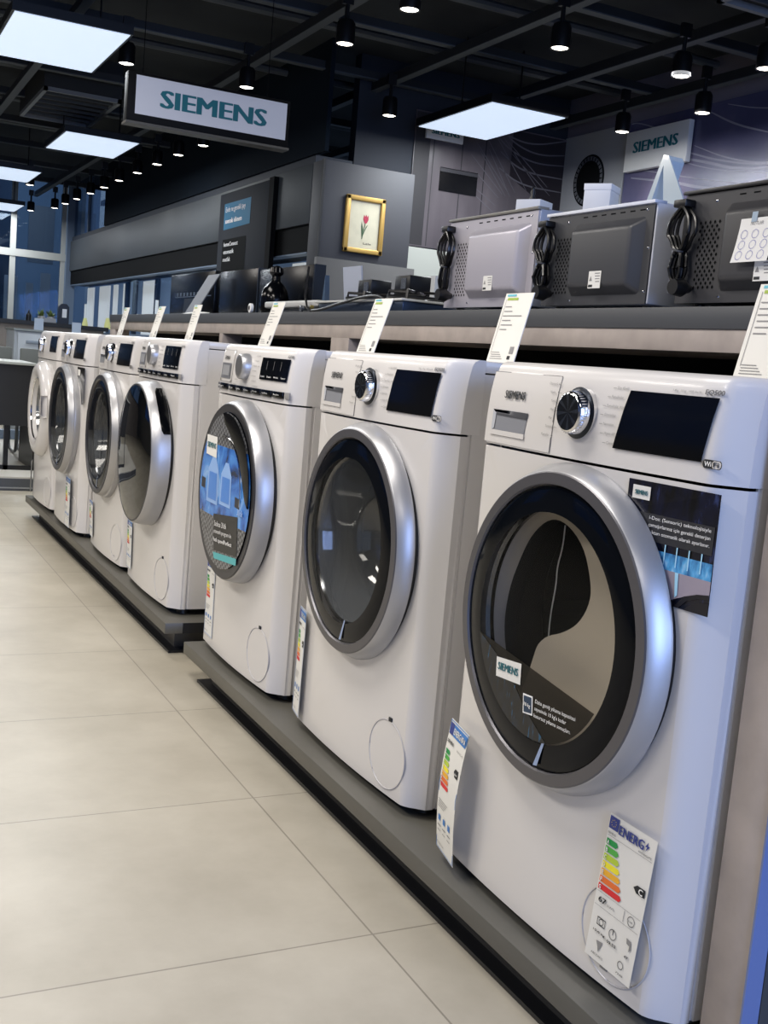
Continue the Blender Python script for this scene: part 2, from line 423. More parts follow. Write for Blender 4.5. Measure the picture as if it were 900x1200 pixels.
    if not A:
        b = MB()
        for k in range(4):
            b.text(['Sıcaklık', 'Devir', 'Bitiş', 'Seçenek'][k], front(.205-.042*k, 0, .004), 0, D[2][1]+.006, .026, .0045, WHITEPR)
            if k < 3: b.poly([(0, D[0][1]-.03), (.0012, D[0][1]-.03), (.0012, D[0][1]-.008), (0, D[0][1]-.008)], front(.172-.042*k, 0, .004), TEXTGR)
        b.move(bow); b.build('display_print', dp, 'tiny white icons and words on the display')
        b = MB()
        segs = [(.562, .462), (.452, .388), (.383, .325), (.32, .262), (.257, .195), (.19, .125), (.119, .055)]
        for s0, s1 in segs: b.box(-.0045, .002, s1, s0, .7305, .7465, BLACKGLOSS, .001)
        b.move(bow); br = b.build('button_row', root, 'row of black push buttons below the dial')
        b = MB()
        for k, (s0, s1) in enumerate(segs):
            b.text(['Kapı', 'Ek su', 'Leke', 'Ütü', 'Ön yıka', 'varioPerfect', 'Başlat'][k], front(s0-.012, 0, .0056, False), 0, .736, (s0-s1)*.5, .0045, WHITEPR)
        b.move(bow); b.build('button_print', br, 'small white words on the buttons')
        b = MB(); b.box(-.003, .001, .022, .046, .731, .747, TEXTGR, .001); b.move(bow); b.build('start_button', root)
    elif kind != 'white_small':
        b = MB(); fn = front(.046, .7385, .0015)
        def rr_(u0, u1, v0, v1, r):
            P = []
            for (cx_, cz_, a) in ((u1-r, v1-r, 0), (u0+r, v1-r, PI/2), (u0+r, v0+r, PI), (u1-r, v0+r, 1.5*PI)):
                P += [(cx_+r*math.cos(a+PI/2*k/4), cz_+r*math.sin(a+PI/2*k/4)) for k in range(5)]
            return P
        b.poly(rr_(0, .031, 0, .011, .0045), fn, TEXTDK)
        b.poly(rr_(.0155, .0302, .0008, .0102, .004), front(.046, .7385, .0021), PANELW)
        b.text('Wi', front(.046, .7385, .0021), .003, .0027, .0108, .006, WHITEPR, True); b.text('Fi', front(.046, .7385, .0027), .018, .0027, .0085, .006, TEXTDK, True)
        b.move(bow); b.build('wireless_mark', root, 'black and white Wi Fi mark')
    # --- drum and gasket
    b = MB(); b.lathe([(.012, .215), (.02, .205), (.045, .195), (.06, .178), (.085, .172), (.095, .182)], (0, YC, ZC), RUBBER if i != 1 else DRUMDK, 64); b.build('door_gasket', root)
    b = MB(); b.lathe([(.09, .245), (.39, .245), (.395, .22), (.38, .10), (.385, 0)], (0, YC, ZC), DRUM if i not in (1,) else DRUMDK, 64)
    for k in range(3):
        t = PI/2 + .3 + 2*PI*k/3
        c_, s_ = math.cos(t), math.sin(t)
        P = [(-.035, .243), (-.012, .185), (.012, .185), (.035, .243)]
        b.prism([(.11, YC + r_*c_ - q*s_, ZC + r_*s_ + q*c_) for q, r_ in P], (.26, 0, 0), DRUM if i != 1 else DRUMDK)
    b.build('drum', root)
    # --- door
    door(i, kind, root)
    # --- drain cover, feet
    b = MB(); fn = front(0, 0, .001)
    yd, zd, rd = (.10, .085, .069)
    b.lathe([(-.0006, rd), (-.0016, rd-.001), (-.0016, rd-.0022), (-.0004, rd-.003)], (0, yd, zd), mat('cover_edge', '#bebcbd', .3), 56)
    b.lathe([(-.0004, rd-.003), (-.0006, 0)], (0, yd, zd), WHITE, 40)
    if i in (2, 3, 4): b.box(-.0022, 0, yd-.012, yd+.0, zd+rd-.002, zd+rd+.006, TEXTDK, .0006)
    else: b.box(-.0022, 0, yd+.005, yd+.02, zd-rd+.014, zd-rd+.017, TEXTGR, .0006)
    b.move(bow); b.build('drain_cover', root)
    for fx in (.07, .53):
        for fy in (.05, W-.05):
            b = MB(); b.lathe([(-.0148 if i > 3 else -.0137, 0), (-.0148 if i > 3 else -.0137, .022), (.0, .02), (.007, .012), (.007, 0)], (fx, fy, 0), BLACKPL, 20, 'z'); b.build('foot', root)
    if i == 1: promo_one(root)
    if i == 6:
        b = MB(); b.poly([(0, .71), (.115, .71), (.115, .556), (.085, .556), (.06, .62), (0, .67)], front(.128, 0, .0015), BLACKGLOSS)
        b.poly([(.012, .70), (.05, .70), (.05, .675), (.012, .675)], front(.128, 0, .0022), PAPER); b.move(bow); b.build('promo_sticker', root, 'dark printed sticker beside the door')
    return root

def arcband(b, r0, r1, a0, a1, x0, x1, m, seg=24, cy_=None):
    """thick band around the door axis; angle 0 points to the viewer's right, counter-clockwise up"""
    c0 = YC if cy_ is None else cy_
    P = lambda x, r, t: (x, c0 - r*math.cos(t), ZC + r*math.sin(t))
    rows = []
    for k in range(seg+1):
        t = a0 + (a1-a0)*k/seg; w = math.sin(PI*k/seg)**.4 if k not in (0, seg) else 0
        ri = r1 - (r1-r0)*max(w, .02)
        rows.append([P(x0, r1, t), P(x0-.001, (r1+ri)/2, t), P(x0, ri, t), P(x1, ri, t), P(x1, r1, t)])
    b.grid(rows, m)

def door(i, kind, root):
    o = (0, YC, ZC)
    if kind == 'round_dark':
        b = MB()
        big = i in (5, 6)
        if big: b.lathe([(.016, .236), (.0, .2435), (-.014, .242), (-.017, .236), (-.038, .230), (-.040, .228, DARKRING), (-.0425, .2265, DARKRING), (-.0435, .212, DARKRING), (-.038, .207)], o, SILVER, 96)
        else: b.lathe([(.016, .237, BLACKPL), (.002, .237, SILVER), (.0, .2425, SILVER), (-.004, .2425, SILVER), (-.0295, .2305, SILVER), (-.0315, .2285, RINGGREY), (-.0335, .2265, RINGGREY), (-.0345, .2105, RINGGREY), (-.031, .2085)], o, SILVER, 96)
        d = b.build('door', root)
        xg = -.036 if big else -.030
        b = MB(); b.lathe([(xg, .207, BANDGLASS), (xg-.003, .199, BANDGLASS), (xg-.005, .169, GLASSC), (xg-.0055, .10, GLASSC), (xg-.006, 0)], o, GLASSC, 96); g = b.build('door_glass', d, 'tinted round glass with a dark rim')
        if i == 1:
            # beige inner funnel with a dark kidney-shaped mouth
            K = [(.438, .552), (.414, .591), (.373, .622), (.329, .622), (.281, .595), (.256, .549), (.251, .519), (.271, .482), (.309, .457), (.351, .442), (.377, .415), (.374, .374), (.353, .326), (.43, .344), (.469, .418), (.465, .49)]
            for _ in range(2):
                K = [p for a, c in zip(K, K[1:]+K[:1]) for p in ((a[0]*.75+c[0]*.25, a[1]*.75+c[1]*.25), (a[0]*.25+c[0]*.75, a[1]*.25+c[1]*.75))]
            cx = (.36, .50)
            BE = mat('beige_moulding', '#cfc4b4', .4)
            ring = []
            for p in K:
                dx, dz = p[0]-cx[0], p[1]-cx[1]; L = math.hypot(dx, dz); dx /= L; dz /= L
                ex, ez = cx[0]-YC, cx[1]-ZC; bb = ex*dx+ez*dz; t = -bb + math.sqrt(max(bb*bb - (ex*ex+ez*ez) + .182**2, 0))
                ring.append((cx[0]+dx*t, cx[1]+dz*t))
            b = MB()
            b.grid([[(-.014, p[0], p[1]) for p in ring], [(.008, p[0]*.85+q[0]*.15, p[1]*.85+q[1]*.15) for p, q in zip(ring, K)], [(.016, p[0]*.4+q[0]*.6, p[1]*.4+q[1]*.6) for p, q in zip(ring, K)], [(.020, p[0], p[1]) for p in K]], BE, closed=True)
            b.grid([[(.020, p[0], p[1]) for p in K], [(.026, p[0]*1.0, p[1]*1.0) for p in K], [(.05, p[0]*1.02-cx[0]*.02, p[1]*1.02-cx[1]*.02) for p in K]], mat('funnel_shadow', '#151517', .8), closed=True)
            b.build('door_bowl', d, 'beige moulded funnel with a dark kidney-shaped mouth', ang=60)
            b = MB(); b.lathe([(-.018, .180), (-.012, .1765), (-.004, .178)], o, mat('inner_chrome_rim', '#8c8d90', .12, 1), 80); b.build('inner_rim', d, 'thin shiny rim behind the glass')
            b = MB(); pts = [(.03, .345, .615), (.035, .352, .58), (.04, .368, .545), (.04, .365, .52), (.04, .372, .47), (.04, .37, .42)]
            b.tube(pts, .0012, WHITEPR, 5, smooth=2); b.build('wire', d, 'thin pale wire hanging inside the glass')
            sticker_door(d, xg)
        else:
            b = MB(); b.lathe([(-.02, .166), (-.005, .160), (.05, .150), (.09, .135), (.112, .11), (.122, .06), (.124, 0)], o, GLASSB, 72); b.build('door_bowl', d, 'clear bulging glass bowl')
            b = MB(); b.lathe([(-.022, .172), (-.016, .166), (-.006, .166), (-.002, .172)], o, mat('inner_chrome_rim', '#8c8d90', .12, 1), 80); b.build('inner_rim', d, 'thin shiny rim behind the glass')
        b = MB()   # slim light strip low on the dark rim: the finger grip
        fn = lambda u, v: (xg-.006, u, v)
        b.poly([(.253, .315), (.248, .315), (.262, .272), (.272, .270)], fn, mat('blue_chrome_strip', '#9fb4e0', .15, .6)); b.build('grip_strip', d, 'slim pale blue strip low on the dark rim')
    elif kind == 'sticker':
        b = MB(); b.lathe([(.016, .235, BLACKPL), (.001, .235, SILVER), (-.001, .2405, SILVER), (-.02, .238, SILVER), (-.038, .2325, SILVER), (-.0435, .229, DARKRING), (-.0465, .226, DARKRING), (-.0455, .206)], o, SILVER, 96)
        d = b.build('door', root)
        b = MB(); b.lathe([(-.0455, .206), (-.048, .19), (-.050, 0)], o, BLACKGLOSS, 96); b.build('door_glass', d, 'dark glossy door disc')
        b = MB(); arcband(b, .146, .203, -.08, 1.72, -.0535, -.045, BLACKGLOSS); b.build('door_handle', d, 'black curved grip at the upper right')
        b = MB(); arcband(b, .142, .146, -.14, 1.80, -.0545, -.046, CHROME); b.build('handle_trim', d, 'thin bright line around the grip')
        poster_door(d)
    elif kind == 'convex':
        b = MB(); b.lathe([(.016, .236, BLACKPL), (.001, .236, SILVER), (-.001, .241, SILVER), (-.03, .2375, SILVER), (-.055, .2315, SILVER), (-.060, .2275, DARKRING), (-.0615, .2255, DARKRING), (-.061, .222)], o, SILVER, 96)
        d = b.build('door', root)
        b = MB(); b.lathe([(-.061, .2225), (-.067, .20), (-.074, .15), (-.079, .08), (-.080, 0)], o, GLASSD, 96); b.build('door_glass', d, 'dark bulging glass')
        b = MB(); b.lathe([(-.02, .20), (.03, .16), (.09, .135), (.12, .08), (.122, 0)], o, mat('grey_bowl', '#807c76', .25), 64); b.build('door_bowl', d)
        b = MB()
        for sgn in (0,):
            rows = []
            for k in range(17):
                t = .35 + (1.15-.35)*k/16; e = math.sin(PI*k/16)**.35 if 0 < k < 16 else .05
                P = lambda x, r: (x, YC - r*math.cos(t), ZC + r*math.sin(t))
                rows.append([P(-.022-.012*e, .2385+.002*e), P(-.022, .2425), P(-.002, .2425), P(.0, .238)])
            b.grid(rows, BLACKGLOSS)
        b.build('door_handle', d, 'black grip cut into the silver ring at the upper right')
    else:  # white_small
        b = MB(); b.lathe([(.016, .228), (.0, .236), (-.012, .234), (-.028, .226), (-.04, .212), (-.044, .19), (-.040, .165), (-.03, .150), (-.01, .142)], o, WHITE, 96)
        d = b.build('door', root, 'broad white door ring')
        b = MB(); b.lathe([(-.012, .146), (.02, .14), (.09, .12), (.115, .07), (.118, 0)], o, GLASSB, 64); b.build('door_bowl', d, 'clear bulging glass bowl')
        b = MB(); b.lathe([(-.034, .1545), (-.036, .151), (-.030, .148)], o, CHROME, 72); b.build('inner_rim', d, 'thin shiny rim')
        b = MB(); arcband(b, .185, .24, -.12, .32, -.05, -.02, WHITE); b.build('door_handle', d, 'white grip at the right of the ring')

def promo_one(root):
    BK = print_mat('promo_night_print', [(.35, '#06070b'), (.62, '#10142a'), (.8, '#3a4878')], 'NOISE', 22, .2, (1, 3, 1))
    fn = front(0, 0, .0015)
    F = lambda y, z: fn(-y, z)
    b = MB()
    b.poly([(.173, .709), (.009, .709), (.007, .556), (.069, .556), (.10, .60), (.13, .632), (.155, .653), (.173, .667)], F, BK)
    F2 = lambda y, z: (F(y, z)[0]-.0006, y, z); F3 = lambda y, z: (F(y, z)[0]-.0012, y, z)
    b.poly([(.163, .702), (.129, .702), (.129, .684), (.163, .684)], F2, PAPER)
    b.text('SIEMENS', lambda u, v: F3(.158-u, .690+v), 0, 0, .024, .006, PETROL, True)
    b.poly([(.148, .668), (.012, .668), (.012, .632), (.128, .632)], F2, mat('grey_text_strip', '#2a2b30', .4))
    for k, t in enumerate(['i-Dos: (Sensoric) teknolojisiyle', 'çamaşırlarınız için gerekli deterjan', 'miktarı otomatik olarak ayarlanır.']):
        b.text(t, lambda u, v: F3(.125-u, v), 0, .659-.0095*k, .108, .0062, WHITEPR)
    b.poly([(.121, .622), (.009, .622), (.0085, .600), (.104, .600)], F2, print_mat('blue_glow_print', [(.3, '#1d4e86'), (.55, '#58a8e0'), (.8, '#bfe6ff')], 'NOISE', 40, .25, (1, 2, 1)))
    b.poly([(.104, .600), (.0085, .600), (.008, .578), (.045, .574), (.065, .566), (.076, .560)], F2, mat('pinkish_print', '#9c93a0', .35))
    for k in range(5):
        y0 = .112-.021*k; b.poly([(y0, .632), (y0-.002, .632), (y0-.002, .606), (y0, .606)], F3, mat('pale_blue_print', '#a9dcf7', .3))
    b.poly([(.068, .600), (.062, .600), (.06, .572), (.064, .568)], F3, mat('pale_blue_print'))
    b.poly([(.0075, .578), (.0245, .575), (.043, .568), (.056, .5565), (.064, .5565), (.048, .573), (.027, .580), (.0078, .583)], F3, mat('dark_arc_print', '#17161c', .4))
    b.poly([(.007, .573), (.024, .570), (.040, .562), (.047, .556), (.007, .556)], F3, mat('dark_arc_print'))
    b.move(bow); b.build('promo_sticker', root, 'dark printed sticker with white text and a blue glow', smooth=False, merge=False)

def sticker_door(d, xg):
    x0 = xg-.0068
    F = lambda y, z: (x0, y, z); F2 = lambda y, z: (x0-.0005, y, z); F3 = lambda y, z: (x0-.001, y, z)
    b = MB(); R = .1665; P = []
    # chord across the lower part of the window
    a0, a1 = math.radians(196), math.radians(330)
    for k in range(33):
        t = a0 + (a1-a0)*k/32; P.append((YC - R*math.cos(t), ZC + R*math.sin(t)))
    b.poly(P, F, glass('smoky_film', '#4c4846', .12, 1.35))
    Q = []
    for k in range(25):
        t = a0 + (math.radians(285)-a0)*k/24; Q.append((YC - R*math.cos(t), ZC + R*math.sin(t)))
    Q += [(YC+.02, ZC-.125), (YC+.05, ZC-.10), (YC+.09, ZC-.075)]
    b.poly(Q, F2, print_mat('black_blue_fibres', [(.45, '#050609'), (.62, '#0a1a2a'), (.78, '#1d6f9a')], 'NOISE', 30, .2, (1, 5, 1)))
    b.poly([(.392, .401), (.324, .408), (.322, .376), (.389, .371)], F3, PAPER)
    b.text('SIEMENS', lambda u, v: (x0-.0015, .386-u, .383+v+u*.07), 0, 0, .055, .0115, PETROL, True)
    b.poly([(.312, .367), (.287, .369), (.283, .341), (.308, .338)], F3, WHITEPR)
    b.poly([(.3095, .3645), (.2895, .3665), (.2855, .3435), (.3055, .3405)], lambda y, z: (x0-.0015, y, z), mat('icon_navy', '#1a3550', .4))
    b.text('10 kg', lambda u, v: (x0-.002, .306-u, .349+v), 0, 0, .016, .007, WHITEPR, True)
    for k, t in enumerate(['Daha geniş yıkama kapasitesi', "sayesinde 10 kg'a kadar", 'kusursuz yıkama sonuçları.']):
        b.text(t, lambda u, v: (x0-.0015, .279-u, v+u*.05), 0, .360-.0105*k, (.098, .078, .09)[k], .0075, WHITEPR)
    b.build('promo_sticker', d, 'smoky printed sticker across the lower glass', smooth=False, merge=False)

def poster_door(d):
    x0 = -.0528; R = .2045
    def dome(y, z): r = math.hypot(y-YC, z-ZC); return x0 + .0040*(r/.205)**2
    CARB = print_mat('carbon_weave_print', [(.45, '#3a3b3e'), (.55, '#7d7e80')], 'CHECK', 80, .35, (1, 1, 1.6))
    BLUE = print_mat('blue_laundry_print', [(.3, '#14223c'), (.46, '#2a66bb'), (.6, '#4f93e0'), (.75, '#a7c8f0')], 'NOISE', 9, .25, (1, 1, 1.3), 1.2)
    b = MB()
    def disc(z0, z1, m, eps=0.):
        rows = []
        for k in range(13):
            z = z0+(z1-z0)*k/12; h = math.sqrt(max(R*R-(z-ZC)**2, 1e-8)); rows.append([(dome(YC+h*(1-q/8), z)-eps, YC+h*(1-q/8), z) for q in range(17)])
        b.grid(rows, m)
    disc(ZC-.2044, ZC-.075, CARB); disc(ZC-.075, ZC+.115, BLUE); disc(ZC+.115, ZC+.2044, CARB)
    def q(P, m, e): b.face([(dome(y, z)-e, y, z) for y, z in P], m)
    q([(.475, .49), (.15, .47), (.15, .445), (.475, .462)], mat('navy_band_print', '#131b2c', .3), .001)
    q([(.45, .607), (.355, .607), (.35, .552), (.445, .555)], PAPER, .0015)
    b.text('SIEMENS', lambda u, v: (dome(.44-u, .575+v)-.002, .44-u, .575+v), 0, 0, .078, .014, PETROL, True)
    SH = mat('pale_shirt_print', '#8fb6ee', .3)
    for cx, cz, s in ((.37, .50, 1.), (.26, .50, .9)):
        q([(cx+.05*s, cz-.07*s), (cx-.05*s, cz-.07*s), (cx-.045*s, cz+.02*s), (cx-.015*s, cz+.055*s), (cx+.012*s, cz+.055*s), (cx+.045*s, cz+.02*s)], SH, .0008)
        q([(cx+.036*s, cz-.06*s), (cx-.038*s, cz-.06*s), (cx-.033*s, cz+.012*s), (cx+.033*s, cz+.012*s)], mat('mid_blue_print', '#4a86d8', .3), .0012)
    q([(.345, .405), (.155, .425), (.150, .325), (.33, .31)], mat('caption_black_print', '#17181b', .35), .0014)
    for k, (t, w, bo) in enumerate([('Sadece 30dk', .10, False), ('otomatik program ile', .14, False), ('hızlı speedPerfect', .145, True)]):
        b.text(t, lambda u, v: (dome(.332-u, v)-.0022, .332-u, v+u*.06), 0, .375-.022*k, w, .014, WHITEPR, bo)
    q([(.335, .304), (.15, .32), (.152, .302), (.325, .288)], mat('teal_print', '#4fb0b5', .4), .0014)
    b.text('30dk', lambda u, v: (dome(.16-u, v)-.002, .16-u, v), 0, .43, .04, .016, SH, True)
    b.build('promo_sticker', d, 'printed poster disc of blue shirts on a grey weave', smooth=False, merge=False)

machine(1, -.001, -.3389, .1187, 'round_dark', 'nearest white front loader, beige inside its door, dark sticker right of the door')
machine(2, .004, .3777, .1187, 'round_dark', 'second white front loader from the camera, clear steel drum behind dark-rimmed door')
machine(3, -.003, 1.0971, .1187, 'sticker', 'third white front loader, its whole door covered by a blue shirt poster')
machine(4, -.011, 1.994, .1228, 'convex', 'white front loader with bulging dark glass door, nearest on the far plinth')
machine(5, -.009, 2.6519, .1228, 'round_dark', 'white front loader with silver-ringed door between the bulging-glass one and the one with orange label')
machine(6, -.029, 3.3914, .1228, 'round_dark', 'white front loader second from the far end, orange label under its door')
machine(7, -.029, 4.0353, .1228, 'white_small', 'farthest white front loader with broad white door ring')

# ------------------------------------------------------------------ energy labels and price tags
ARR = ['#0f9447', '#4fae47', '#b6cf3c', '#f2e52e', '#eeb02d', '#e5702b', '#d8232a']
def energy_label(p, w, h, lean, label, style, turn=0., curl=0.):
    """p: top left corner; w to the viewer's right (-y), h down; lean shifts the foot sideways"""
    def fn(e):
        def f(u, v):
            t = v/h
            return (p[0] - e - turn*(u/w) + curl*math.sin(PI*t)*.5, p[1] - u + lean*t, p[2] - v)
        return f
    b = MB(); s = fn(0); n = 10
    b.grid([[s(w*q/5, h*k/n) for q in range(6)] for k in range(n+1)], PAPER)
    b.grid([[tuple(Vector(s(w*q/5, h*k/n)) + Vector((.0006, 0, 0))) for q in range(6)] for k in range(n+1)], PAPER)
    g = fn(.0009); U = w/100
    def rect(u0, u1, v0, v1, m, e=.0009): b.grid([[fn(e)(u0*U+(u1-u0)*U*a/3, v0*h+(v1-v0)*h*c/2) for a in range(4)] for c in range(3)], m)
    T = lambda t, u, v, ww, hh, m, bo=False, e=.0014: b.text(t, lambda a, c: fn(e)(a, v*h - c), u*U, 0, ww*U, hh*h, m, bo)
    NAVY = mat('eu_navy_print', '#2b3a86', .5); HB = mat('header_blue_print', '#3c7cc4', .5)
    ink = TEXTDK
    if style == 'new':
        rect(2, 22, .01, .095, NAVY)
        for k in range(8):
            a = 2*PI*k/8; rect(12+5*math.cos(a)-.6, 12+5*math.cos(a)+.6, .052+.022*math.sin(a)-.003, .052+.022*math.sin(a)+.003, mat('star_yellow', '#d8c060'), .0014)
        T('ENERG', 24, .10, 52, .062, NAVY, True); b.poly([(84*U, .035*h), (79*U, .072*h), (83*U, .068*h), (81*U, .10*h), (88*U, .058*h), (84*U, .06*h)], g, NAVY)
        T('SIEMENS', 3, .13, 17, .014, ink); T('WM14XG0TR', 68, .13, 28, .014, ink)
        rect(3, 97, .142, .1445, TEXTGR)
        y0, st, w0, dw, x0 = .165, .0525, 21, 4.2, 3
        T('C', 84, .38, 8, .04, WHITEPR, True, .0022); b.poly([(72*U, .36*h), (79*U, .335*h), (96*U, .335*h), (96*U, .388*h), (79*U, .388*h)], g, ink)
        T('67', 9, .60, 16, .038, ink, True); T('kWh', 29, .60, 16, .018, TEXTGR); rect(3, 97, .535, .5375, TEXTGR); rect(3, 97, .63, .6325, TEXTGR)
        b.circle_line(80*U, .585*h, 7.5*U, .9*U, g, ink); T('100', 76, .592, 8, .012, ink); rect(64, 65, .545, .62, TEXTGR)
        b.circle_line(50*U, .75*h, 8*U, 1.0*U, g, ink); rect(49.5, 50.8, .715, .753, ink)
        for (u0, u1, v0, v1) in ((14, 32, .70, .706), (14, 15, .70, .755), (31, 32, .70, .755), (14, 32, .75, .756)): rect(u0, u1, v0, v1, ink)
        b.circle_line(23*U, .728*h, 5*U, .9*U, g, ink)
        T('10.0 kg', 10, .81, 26, .018, ink, True); T('03:55', 41, .82, 20, .018, ink, True); T('47', 80, .83, 8, .018, ink, True)
        b.poly([(78*U, .70*h), (88*U, .705*h), (90*U, .76*h), (86*U, .78*h), (86*U, .74*h), (80*U, .735*h)], g, TEXTGR)
        b.poly([(20*U, .86*h), (34*U, .85*h), (30*U, .90*h), (27*U, .93*h), (25*U, .90*h)], g, TEXTGR); T('ABCDEFG', 14, .96, 26, .013, ink)
        b.circle_line(76*U, .90*h, 6*U, 1.0*U, g, ink); T('72dB', 70, .965, 15, .013, ink)
    else:
        for (u0, u1, v0, v1) in ((1, 99, .004, .01), (1, 99, .985, .99), (1, 3, .004, .99), (97, 99, .004, .99)): rect(u0, u1, v0, v1, HB)
        rect(4, 24, .02, .105, NAVY); rect(25, 96, .02, .105, HB); T('ENERG', 28, .085, 38, .045, WHITEPR, True, .0016); T('ИЯ IA', 70, .085, 22, .04, WHITEPR, True, .0016)
        T('SIEMENS', 6, .165, 34, .022, ink, True); T('WM14', 60, .175, 34, .016, TEXTGR)
        y0, st, w0, dw, x0 = .215, .042, 20, 3.6, 7
        b.poly([(68*U, .31*h), (74*U, .285*h), (90*U, .285*h), (90*U, .345*h), (74*U, .345*h)], g, ink); T('A+++', 75, .328, 13, .02, WHITEPR, True, .0018)
        for k in range(4): rect(8, 60-6*k, .60+.018*k, .605+.018*k, TEXTGR)
        for k in range(3): rect(12+28*k, 24+28*k, .72, .765, HB); rect(10+28*k, 28+28*k, .80, .806, ink); rect(10+28*k, 26+28*k, .84, .846, TEXTGR)
        T('ENERGIA', 8, .95, 40, .014, TEXTGR)
    for k in range(7):
        v0 = (y0+st*k)*h; hh = st*.78*h; ww = (w0+dw*k)*U
        b.poly([(x0*U, v0), (x0*U+ww, v0), (x0*U+ww+4*U, v0+hh/2), (x0*U+ww, v0+hh), (x0*U, v0+hh)], g, mat('arrow_print_%d' % k, ARR[k], .5))
        b.text('ABCDEFG'[k], lambda a, c: fn(.0014)(a, v0+hh*.85-c), (x0+2)*U, 0, 4*U, hh*.65, WHITEPR, True)
    return b.build('energy_label', None, label, 'label', 'energy labels on the washing machines', smooth=False, merge=False)
EX = -.012
energy_label((-.002, -.3389+.1285, .1187+.252), .098, .215, .021, 'white energy label with ENERG header hanging at lower right of nearest machine', 'new')
energy_label((-.004, -.3389+.562, .1187+.243), .088, .235, .012, 'blue-headed energy label curling at lower left of nearest machine', 'old', .018, -.02)
energy_label((.012, .3777+.585, .1187+.267), .066, .25, .004, 'blue-headed energy label at lower left of the second machine', 'old', .012)
energy_label((.004, 1.0971+.55, .1187+.247), .085, .217, -.006, 'energy label low on the machine with the blue shirt poster', 'old', .004)
energy_label((-.006, 1.994+.576, .1228+.205), .085, .168, -.012, 'small energy label at lower left of the bulging-glass machine', 'old', .004)
energy_label((-.004, 2.6519+.588, .1228+.18), .085, .145, -.03, 'small energy label at lower left of the fifth machine from camera', 'old', .006)
energy_label((-.033, 3.3914+.225, .1228+.228), .12, .215, -.01, 'orange and white label low on the right of the sixth machine', 'old', .004)
energy_label((-.020, 4.0353+.592, .1228+.184), .09, .165, .01, 'narrow label at lower left of the farthest machine', 'old', .02)

def price_tag(y, w, z0, label, lean=.035, x=.27):
    zb = z0
    h = 1.122 - zb if y > -.2 else .15
    b = MB()
    f = lambda e: (lambda u, v: (x + lean*(v/h) - e, y - u - .0*v, zb + v))
    s = f(0); P = [s(0, 0), s(w, 0), s(w, h), s(0, h)]
    b.prism(P, (.002, 0, 0), mat('tag_card', '#e6e4dd', .5))
    g = f(.0008)
    R = lambda u0, u1, v0, v1, m: b.poly([(u0*w, v0*h), (u1*w, v0*h), (u1*w, v1*h), (u0*w, v1*h)], g, m)
    R(.08, .40, .955, .985, mat('tag_blue', '#5fb6c8', .5)); R(.12, .5, .90, .935, mat('tag_green', '#9ab23c', .5))
    for k, (a, c) in enumerate([(.12, .35), (.12, .42), (.12, .8), (.14, .45), (.14, .55), (.14, .4)]): R(a, c, .80-.065*k, .813-.065*k, TEXTGR)
    R(.08, .09, .14, .92, TEXTGR)
    for k in range(4): R(.1, .55-.05*k, .06+.03*k, .068+.03*k, TEXTGR)
    R(.72, .82, .06, .11, TEXTDK); R(.74, .88, .14, .24, TEXTGR)
    b.box(x-.012, x+.03, y-w, y, zb-.0015, zb+.001, mat('clear_acrylic_foot', '#c8ccd0', .15))
    return b.build('price_tag', None, label, 'price tag', 'price tags standing on the washing machines', smooth=False, merge=False)
ZT = .1187 + .8560
price_tag(-.05, .105, ZT, 'white price tag at right edge of photo, atop the nearest machine')
price_tag(.675, .105, ZT, 'tall white price tag with green line atop the second machine')
price_tag(1.335, .105, ZT, 'white price tag atop the machine with the blue shirt poster', .045)
price_tag(2.10, .108, ZT+.004, 'white price tag atop the bulging-glass machine', .045)
price_tag(2.955, .10, ZT+.004, 'white price tag atop the fifth machine from camera', .035)
price_tag(3.51, .105, ZT+.004, 'white price tag atop the sixth machine, second from far end', .04)
price_tag(4.135, .10, ZT+.004, 'small white price tag atop the farthest machine', .035)

# ------------------------------------------------------------------ plinths
PL = mat('plinth_grey', '#58564f', .4, noise=.06, nscale=5)
PLF = mat('plinth_fascia', '#4a4844', .45)
def plinth(y0, y1, zt, label):
    r = empty('display_plinth', (0, y0, 0), label, 'plinth', 'low grey display plinths')
    L = y1-y0
    b = MB(); b.box(-.036, .66, 0, L, zt-.034, zt, PL, .002); b.build('top_slab', r)
    b = MB(); b.box(.022, .60, .09, L-.10, .006, zt-.034, PLF, .001); b.build('fascia_box', r)
    b = MB(); b.box(-.008, .62, .045, L-.06, 0, .008, mat('plinth_base_black', '#141519', .4)); b.build('base_plate', r)
    b = MB(); b.box(.02, .6, -.0012, .0005, zt-.0335, zt-.001, mat('slab_end_black', '#0d0d0f', .6)); b.build('end_cap', r, 'black end face of the slab')
plinth(-.352, 1.70, .105, 'grey plinth under the three nearest washing machines')
plinth(1.905, 4.70, .108, 'grey plinth under the four far washing machines')

# ------------------------------------------------------------------ counter behind the machines
r = empty('display_counter', (.68, 0, 0), 'long charcoal-topped counter with taupe band behind the washing machines', 'counter')
b = MB(); b.box(0, 1.05, -1.6, 6.17, 1.084, 1.131, CHAR, .001); b.build('counter_top', r)
b = MB(); b.box(.004, 1.04, -1.6, 6.16, 1.036, 1.0835, CONC, .001); b.build('front_band', r)
def pillar(y0, y1):
    b = MB(); b.box(.004, .10, y0, y1, 0, 1.0365, CONC, .001); b.build('pillar', r)
pillar(6.02, 6.16); pillar(2.30, 2.46); pillar(3.75, 3.80)
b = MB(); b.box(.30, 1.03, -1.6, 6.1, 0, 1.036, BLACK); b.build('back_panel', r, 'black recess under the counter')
b = MB(); b.box(-.618, .30, -.424, -.357, 0, 1.036, CONC, .001); b.box(-.6205, -.592, -.4265, -.4235, 0, 1.036, mat('blue_edge_strip', '#6a7aa6', .3)); b.build('divider_panel', r, 'taupe end panel beside the nearest machine')
